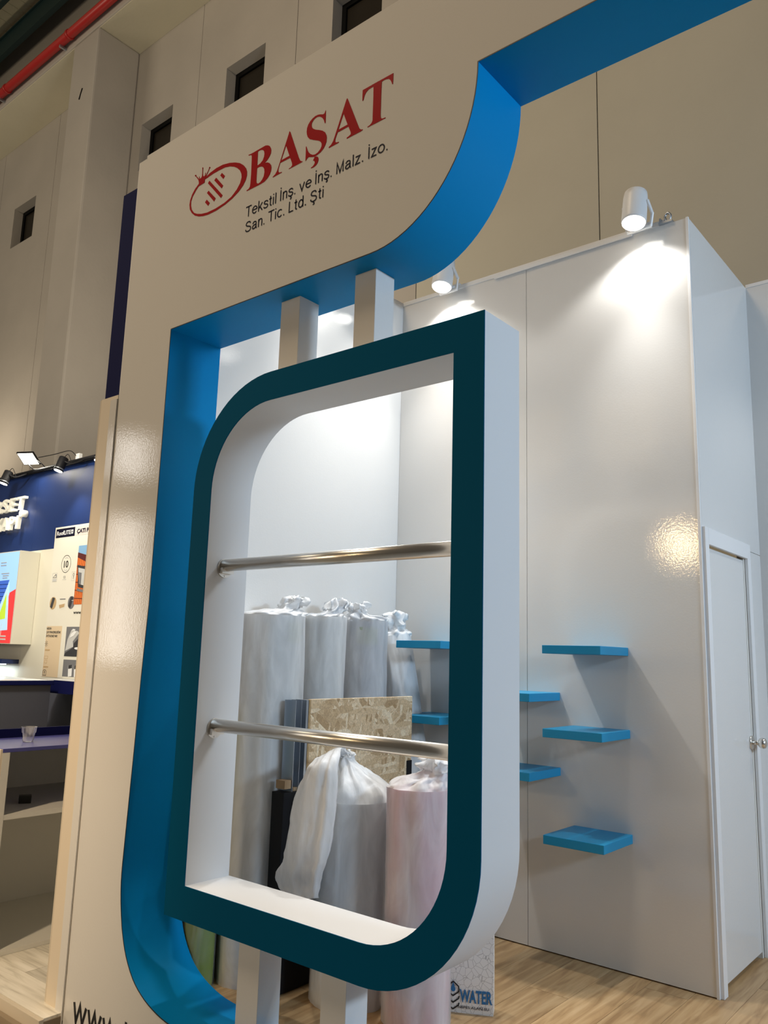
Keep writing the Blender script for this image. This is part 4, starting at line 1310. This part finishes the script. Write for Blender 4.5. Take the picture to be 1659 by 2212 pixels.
d.size, d.size_y = .21, .18
d.energy = 14
d.color = (1.0, .93, .78)
l = bpy.data.objects.new('flood_light', d)
COL.objects.link(l)
l.parent = fd
l.location = fc - rot @ Vector((0, 0, .02)) - Vector(fd.location)
l.rotation_euler = rot.to_euler()

# lit picture box with the house drawing
lb = thing('picture_lightbox', 'lit picture box showing a cartoon house on red ground', 'lightbox', (-9.0, NY, 1.43))
LY = 2.765
MB().box(-10.2, -8.19, LY, NY - .002, 1.43, 2.58).build('box_body', 'cream', lb, .003)
def art(name, loops, m, k=1, parent=None, y=LY):
    return MB().prism(loops, XZ(y - .0012 * k), XZ(y - .0002)).build(name, m, parent or lb)
art('print_sky', [[(-10.19, 1.44), (-8.215, 1.44), (-8.215, 2.57), (-10.19, 2.57)]], 'sky')
art('print_ground', [[(-10.19, 1.44), (-8.215, 1.44), (-8.215, 2.10), (-8.36, 2.06), (-8.50, 1.70), (-8.85, 1.60), (-10.19, 1.55)]], 'lbred', 2)
art('print_roof', [[(-9.6, 2.20), (-8.40, 2.22), (-8.62, 1.80), (-9.6, 1.80)]], 'lbblue', 3)
for k in range(7):
    zz = 1.86 + k * .05
    art('print_roof_line', [[(-9.6, zz), (-8.60 + .03 * k, zz + .004), (-8.60 + .03 * k, zz + .010), (-9.6, zz + .006)]], 'navy', 4)
art('print_gable', [[(-8.40, 2.19), (-8.32, 1.60), (-8.78, 1.58)]], 'lbice', 4)
art('print_room', [[(-8.425, 2.06), (-8.40, 1.74), (-8.60, 1.72)]], 'lblime', 5)
art('print_room', [[(-8.425, 2.09), (-8.40, 1.90), (-8.375, 1.90)]], 'lbice', 6)
art('print_line', [[(-8.47, 1.68), (-8.465, 1.68), (-8.475, 1.53), (-8.48, 1.53)]], 'white', 6)
for (a, c, z) in ((-8.47, -8.34, 1.515), (-8.475, -8.34, 1.478)):
    art('print_caption', [[(a, z), (c, z), (c, z + .018), (a, z + .018)]], 'white', 6)
for (a, c, z) in ((-8.66, -8.52, 2.44), (-8.66, -8.52, 2.405), (-8.62, -8.42, 2.30), (-8.58, -8.43, 2.272), (-8.58, -8.46, 2.244)):
    art('print_caption', [[(a, z), (c, z), (c, z + .010), (a, z + .010)]], 'plgrey', 6)

# wall poster with roof windows
po = thing('wall_poster', 'tall cream poster with roof-window pictures and a black name plate', 'poster', (-7.2, NY, 1.06))
def pr_(name, loops, m, k=1):
    return MB().prism(loops, XZ(NY - .002 - .0012 * k), XZ(NY - .0022)).build(name, m, po)
def rc(a, c, z0, z1):
    return [[(a, z0), (c, z0), (c, z1), (a, z1)]]
def el(cx, cz, rx, rz, n=28):
    return [(cx + rx * math.cos(2 * PI * i / n), cz + rz * math.sin(2 * PI * i / n)) for i in range(n)]
MB().box(-7.87, -5.2, NY - .002, NY - .0002, 1.055, 2.872).build('poster_sheet', 'poster', po)
pr_('name_plate', rc(-7.845, -7.41, 2.739, 2.850), 'navy_ink')
pr_('title_strip', rc(-7.40, -5.3, 2.739, 2.848), 'pinkish')
text_mb('RoofLITE', -7.822, -7.50, 2.770, .052, NY - .0034, bold=.02).build('lettering', 'white', po)
pr_('plate_square', rc(-7.49, -7.447, 2.772, 2.820), 'white', 2)
pr_('plate_square', [[(-7.478, 2.78), (-7.462, 2.785), (-7.456, 2.810), (-7.472, 2.806)]], 'navy_ink', 3)
for wmb in words(text_mb('ÇATI PENCERESİ', -7.358, -6.72, 2.768, .050, NY - .0034, bold=.045), 0.012):
    wmb.build('lettering', 'navy_ink', po)
pr_('picture_sky', rc(-7.285, -6.2, 1.91, 2.61), 'psky')
pr_('picture_ridge', [[(-7.285, 2.47), (-6.2, 2.13), (-6.2, 2.30), (-7.285, 2.53)]], 'pmaroon', 3)
pr_('picture_tiles', [[(-7.285, 1.91), (-6.2, 1.91), (-6.2, 2.20), (-7.285, 2.48)]], 'porange', 2)
tl = MB()
for k in range(28):
    xx = -7.275 + k * .038
    tl.prism([[(xx, 1.91), (xx + .005, 1.91), (xx + .005, 2.46 - .25 * (xx + 7.285)), (xx, 2.46 - .25 * (xx + 7.285))]], XZ(NY - .0054), XZ(NY - .0044))
for k in range(5):
    zz = 1.98 + k * .095
    tl.prism([[(-7.285, zz), (-6.2, zz - .05), (-6.2, zz - .042), (-7.285, zz + .008)]], XZ(NY - .0054), XZ(NY - .0044))
tl.build('picture_tile_joints', 'pmaroon', po)
pr_('picture_window', [[(-7.27, 2.38), (-6.95, 2.325), (-6.93, 2.07), (-7.215, 2.115)]], 'pdark', 4)
pr_('picture_window_pane', [[(-7.245, 2.345), (-7.06, 2.315), (-7.05, 2.12), (-7.20, 2.15)]], 'plgrey', 5)
pr_('picture_window_blind', [[(-7.225, 2.29), (-7.16, 2.28), (-7.155, 2.14), (-7.20, 2.15)]], 'pgrey', 6)
pr_('picture_flashing', [[(-7.23, 2.10), (-6.93, 2.05), (-6.93, 2.02), (-7.23, 2.07)]], 'pgrey', 5)
pr_('badge_ring', [el(-7.54, 2.405, .108, .108), el(-7.54, 2.405, .102, .102)[::-1]], 'ink')
text_mb('10', -7.587, -7.487, 2.362, .085, NY - .0034, bold=.012).build('lettering', 'ink', po)
for s_ in (1, -1):
    a0 = 60 if s_ > 0 else 240
    arcp = [(-7.54 + .082 * math.cos(math.radians(a0 + 60 * i / 8)), 2.405 + .082 * math.sin(math.radians(a0 + 60 * i / 8))) for i in range(9)]
    arcq = [(-7.54 + .074 * math.cos(math.radians(a0 + 60 * i / 8)), 2.405 + .074 * math.sin(math.radians(a0 + 60 * i / 8))) for i in range(9)]
    pr_('badge_caption', [arcp + arcq[::-1]], 'plgrey')
for (cx, w2) in ((-7.778, .056), (-7.352, .036)):
    pr_('mark_frame', [[(cx - w2, 2.195), (cx + w2, 2.195), (cx + w2, 2.305), (cx - w2, 2.305)], [(cx - w2 + .003, 2.198), (cx - w2 + .003, 2.302), (cx + w2 - .003, 2.302), (cx + w2 - .003, 2.198)]], 'plgrey')
pr_('house_mark', [[(-7.82, 2.245), (-7.735, 2.245), (-7.74, 2.285), (-7.755, 2.292), (-7.785, 2.270), (-7.80, 2.262)], [(-7.808, 2.25), (-7.80, 2.256), (-7.755, 2.282), (-7.745, 2.25)]], 'pgrey', 2)
pr_('house_caption', rc(-7.82, -7.735, 2.203, 2.232), 'plgrey', 2)
text_mb('CE', -7.572, -7.522, 2.232, .030, NY - .0034).build('lettering', 'pgrey', po)
pr_('mark_caption', rc(-7.592, -7.508, 2.214, 2.219), 'plgrey')
pr_('tree_mark', [el(-7.345, 2.268, .015, .020), el(-7.345, 2.268, .011, .016)[::-1]], 'pgrey', 2)
pr_('tree_mark', rc(-7.349, -7.343, 2.215, 2.25), 'pgrey', 2)
for cx, ms in ((-7.757, ('ptan', 'pdark')), (-7.540, ('poster', 'ptan')), (-7.338, ('pgrey', 'pdark'))):
    pr_('round_picture', [el(cx, 1.935, .077, .077)], ms[0])
    pr_('round_picture_detail', [[(cx - .02, 2.005), (cx + .04, 1.995), (cx - .01, 1.87), (cx - .06, 1.89)]] if ms[1] == 'pdark' else [[(cx - .07, 1.91), (cx + .06, 1.925), (cx + .05, 1.885), (cx - .05, 1.87)]], ms[1], 2)
pr_('round_picture_bar', rc(-7.60, -7.475, 1.975, 1.985), 'pgrey', 3)
pr_('round_picture_bar', rc(-7.33, -7.285, 1.955, 1.963), 'plgrey', 3)
text_mb('www.', -7.268, -7.085, 1.80, .040, NY - .0034, bold=.02).build('lettering', 'ink', po)
pr_('beige_field', rc(-7.845, -7.488, 1.058, 1.659), 'pbeige')
text_mb('NEDEN', -7.838, -7.73, 1.618, .026, NY - .0046, bold=.02).build('lettering', 'pdark', po)
for wmb in words(text_mb('ÇATI PENCERELERİNE', -7.840, -7.512, 1.573, .026, NY - .0046, bold=.02), 0.006):
    wmb.build('lettering', 'pdark', po)
for wmb in words(text_mb('İHTİYACINIZ VAR?', -7.840, -7.575, 1.528, .026, NY - .0046, bold=.02), 0.006):
    wmb.build('lettering', 'pdark', po)
sn = MB()
sn.prism([el(-7.815, 1.447, .014, .014, 16), el(-7.815, 1.447, .009, .009, 16)[::-1]], XZ(NY - .0046), XZ(NY - .0034))
for k in range(8):
    a = k * PI / 4
    p, q = Vector((math.cos(a), math.sin(a))), Vector((-math.sin(a), math.cos(a))) * .0025
    c = Vector((-7.815, 1.447))
    sn.prism([[tuple(c + p * .022 - q), tuple(c + p * .036 - q), tuple(c + p * .036 + q), tuple(c + p * .022 + q)]], XZ(NY - .0046), XZ(NY - .0034))
sn.build('sun_mark', 'pdark', po)
for (a, c, z) in ((-7.85 + .02, -7.72, 1.365), (-7.83, -7.72, 1.165)):
    pr_('caption_bar', rc(a, c, z, z + .016), 'ptan', 2)
for (cz, ww) in ((1.285, .04), (1.235, .03)):
    pr_('icon_outline', [[(-7.79 - ww, cz - .018), (-7.79 + ww, cz - .018), (-7.79 + ww, cz + .018), (-7.79 - ww, cz + .018)], [(-7.79 - ww + .004, cz - .014), (-7.79 - ww + .004, cz + .018), (-7.79 + ww - .004, cz + .014), (-7.79 + ww - .004, cz - .014)]], 'ptan', 2)
pr_('icon_outline', [[(-7.835, 1.07), (-7.755, 1.07), (-7.755, 1.125), (-7.775, 1.14), (-7.815, 1.14), (-7.835, 1.125)], [(-7.829, 1.076), (-7.829, 1.122), (-7.813, 1.134), (-7.777, 1.134), (-7.761, 1.122), (-7.761, 1.076)]], 'pdark', 2)
pr_('icon_arrow', [[(-7.798, 1.082), (-7.792, 1.082), (-7.792, 1.108), (-7.78, 1.108), (-7.795, 1.126), (-7.81, 1.108), (-7.798, 1.108)]], 'pdark', 2)
pr_('attic_picture', rc(-7.385, -6.6, 1.308, 1.650), 'pgrey')
pr_('attic_light', [[(-7.37, 1.37), (-7.20, 1.42), (-7.22, 1.48), (-7.10, 1.575), (-7.13, 1.60), (-7.27, 1.615), (-7.34, 1.50)]], 'plgrey', 2)
pr_('attic_shade', [[(-7.385, 1.308), (-6.6, 1.308), (-6.6, 1.50), (-7.05, 1.55), (-7.19, 1.46), (-7.20, 1.41), (-7.36, 1.35)]], 'pdark', 3)
pr_('attic_window', [[(-7.29, 1.52), (-7.21, 1.545), (-7.155, 1.59), (-7.20, 1.60), (-7.265, 1.57)]], 'white', 4)
pr_('attic_window', [[(-7.255, 1.605), (-7.20, 1.605), (-7.18, 1.62), (-7.24, 1.625)]], 'white', 4)
pr_('attic_table', [el(-7.10, 1.402, .07, .014)], 'white', 4)
pr_('attic_picture', rc(-7.385, -6.6, 1.075, 1.270), 'pgrey')
for k in range(4):
    xx = -7.24 + .13 * k
    pr_('attic_window', [[(xx - .015, 1.075), (xx + .06, 1.085), (xx + .055, 1.215), (xx - .03, 1.205)]], 'white', 2)
    pr_('attic_blind', [[(xx - .02, 1.165), (xx + .055, 1.175), (xx + .055, 1.215), (xx - .025, 1.205)]], 'pdark', 3)

# long counter under the picture box
ct = thing('long_counter', 'dark grey counter with a glossy white top under the lit picture box', 'counter', (-7.4, 1.0, NZ))
MB().box(-8.15, -6.93, -1.2, 2.64, NZ, 1.000).build('counter_body', 'grey', ct, .003)
MB().box(-8.16, -6.90, -1.22, 2.66, 1.001, 1.047).build('counter_edge', 'navy', ct, .003)
MB().box(-8.155, -6.905, -1.215, 2.655, 1.0475, 1.051).build('counter_top', 'gloss_white', ct)
ws = thing('wall_ledge', 'navy ledge fixed to the wall between the picture box and the counter', 'ledge', (-9.2, NY, 1.19))
MB().box(-11, -8.45, 2.80, NY - .001, 1.19, 1.243).build('ledge_board', 'navy2', ws, .002)
MB().box(-10.9, -8.50, 2.86, 2.885, 1.178, 1.1895).build('led_strip', 'led', ws)
d = bpy.data.lights.new('led_light', 'AREA')
d.shape = 'RECTANGLE'
d.size, d.size_y = 2.2, .03
d.energy = 11
d.color = (.78, .92, 1.0)
l = bpy.data.objects.new('led_light', d)
COL.objects.link(l)
l.parent = ws
l.location = Vector((-9.6, 2.872, 1.174)) - Vector(ws.location)
bk = thing('wall_block', 'dark navy box shelf fixed below the cream poster', 'shelf', (-6.6, NY, .905))
MB().box(-7.37, -5.4, 2.74, NY - .004, .905, 1.046).build('block_body', 'navy', bk, .003)
MB().box(-7.368, -5.4, 2.742, NY - .004, 1.0465, 1.049).build('block_top', 'plgrey', bk)
lf = thing('leaflet', 'pale leaflet lying on the glossy white counter', 'leaflet', (-7.02, 2.2, 1.051), 'leaflets on the glossy counter')
MB().box(-7.10, -6.93, 2.05, 2.32, 1.0512, 1.0525).build('leaflet_sheet', 'pinkish', lf)
lf2 = thing('leaflet', 'white leaflet at the far end of the glossy counter', 'leaflet', (-7.02, 2.5, 1.051), 'leaflets on the glossy counter')
MB().box(-7.12, -6.95, 2.40, 2.60, 1.0512, 1.0525).build('leaflet_sheet', 'paper', lf2)

# low shelf unit near the aisle
UX = -2.575
su = thing('shelf_unit', 'open shelf unit with a violet-blue worktop at the platform edge', 'shelf unit', (-2.95, .55, NZ))
UY0, UY1 = .022, 1.30
MB().box(UX - .78, UX - .0005, UY0, UY0 + .0385, NZ, .868).build('side_panel', 'carcass', su)
MB().box(UX - .78, UX - .002, UY0 - .012, UY0 - .0005, NZ, .886).build('end_facing', 'tan', su)
MB().box(UX - .78, UX - .0005, UY1 - .036, UY1, NZ, .868).build('side_panel', 'carcass', su)
MB().box(UX - .80, UX - .782, UY0, UY1, NZ, .868).build('back_panel', 'carcass', su)
MB().box(UX - .78, UX - .002, UY0 + .039, UY1 - .037, .535, .560).build('shelf_board', 'carcass', su)
MB().box(UX - .78, UX - .002, UY0 + .039, UY1 - .037, NZ + .001, NZ + .022).build('shelf_board', 'carcass', su)
MB().box(UX - .495, UX, UY0, UY1, .8685, .888).build('worktop', 'purple', su, .002)
MB().box(UX - .515, UX - .497, UY0, UY1, .8685, .937).build('upstand', 'navy', su)
MB().box(UX - .80, UX - .516, UY0, UY1, .8685, .88).build('back_top', 'grey', su)

cp = thing('plastic_cup', 'clear plastic cup on the violet-blue worktop', 'cup', (-2.805, .270, .888))
c_ = MB()
prof = [(.026, .0), (.0275, .004), (.030, .022), (.029, .026), (.033, .048), (.037, .052), (.040, .080), (.0415, .082)]
rows = [[Vector((-2.805 + r_ * math.cos(2 * PI * k / 32), .270 + r_ * math.sin(2 * PI * k / 32), .8885 + z_)) for k in range(32)] for r_, z_ in prof]
rin = [[Vector((-2.805 + (r_ - .0012) * math.cos(2 * PI * k / 32), .270 + (r_ - .0012) * math.sin(2 * PI * k / 32), .8885 + max(z_, .0015))) for k in range(32)] for r_, z_ in prof[::-1]]
c_.grid(rows + rin)
c_.face(list(range(32))[::-1])
n0 = len(c_.v) - 32
c_.face([n0 + k for k in range(32)])
c_.build('cup_body', 'clear', cp)

sb = thing('small_box', 'small black box on the middle shelf of the open unit', 'box', (-2.80, .285, .560))
q = MB()
rz = Matrix.Rotation(math.radians(-27), 3, 'Z')
q.obox((-2.83, .30, .5805), .026, .032, .020, rz)
q.build('box_body', 'blackg', sb, .002)

tp = thing('floor_tape', 'strip of white marking tape with red scrawl on the grey hall floor', 'tape', (-2.15, -.17, -.2))
MB().box(-2.45, -1.93, -.215, -.155, -.1995, -.1985).build('tape_strip', 'paper', tp)
sc_ = MB()
sc_.tube([(-2.06 + .030 * math.cos(a * .7), -.185 + .020 * math.sin(a * 1.05), -.1983) for a in range(14)], .0035, 6)
sc_.build('red_scrawl', 'red', tp)
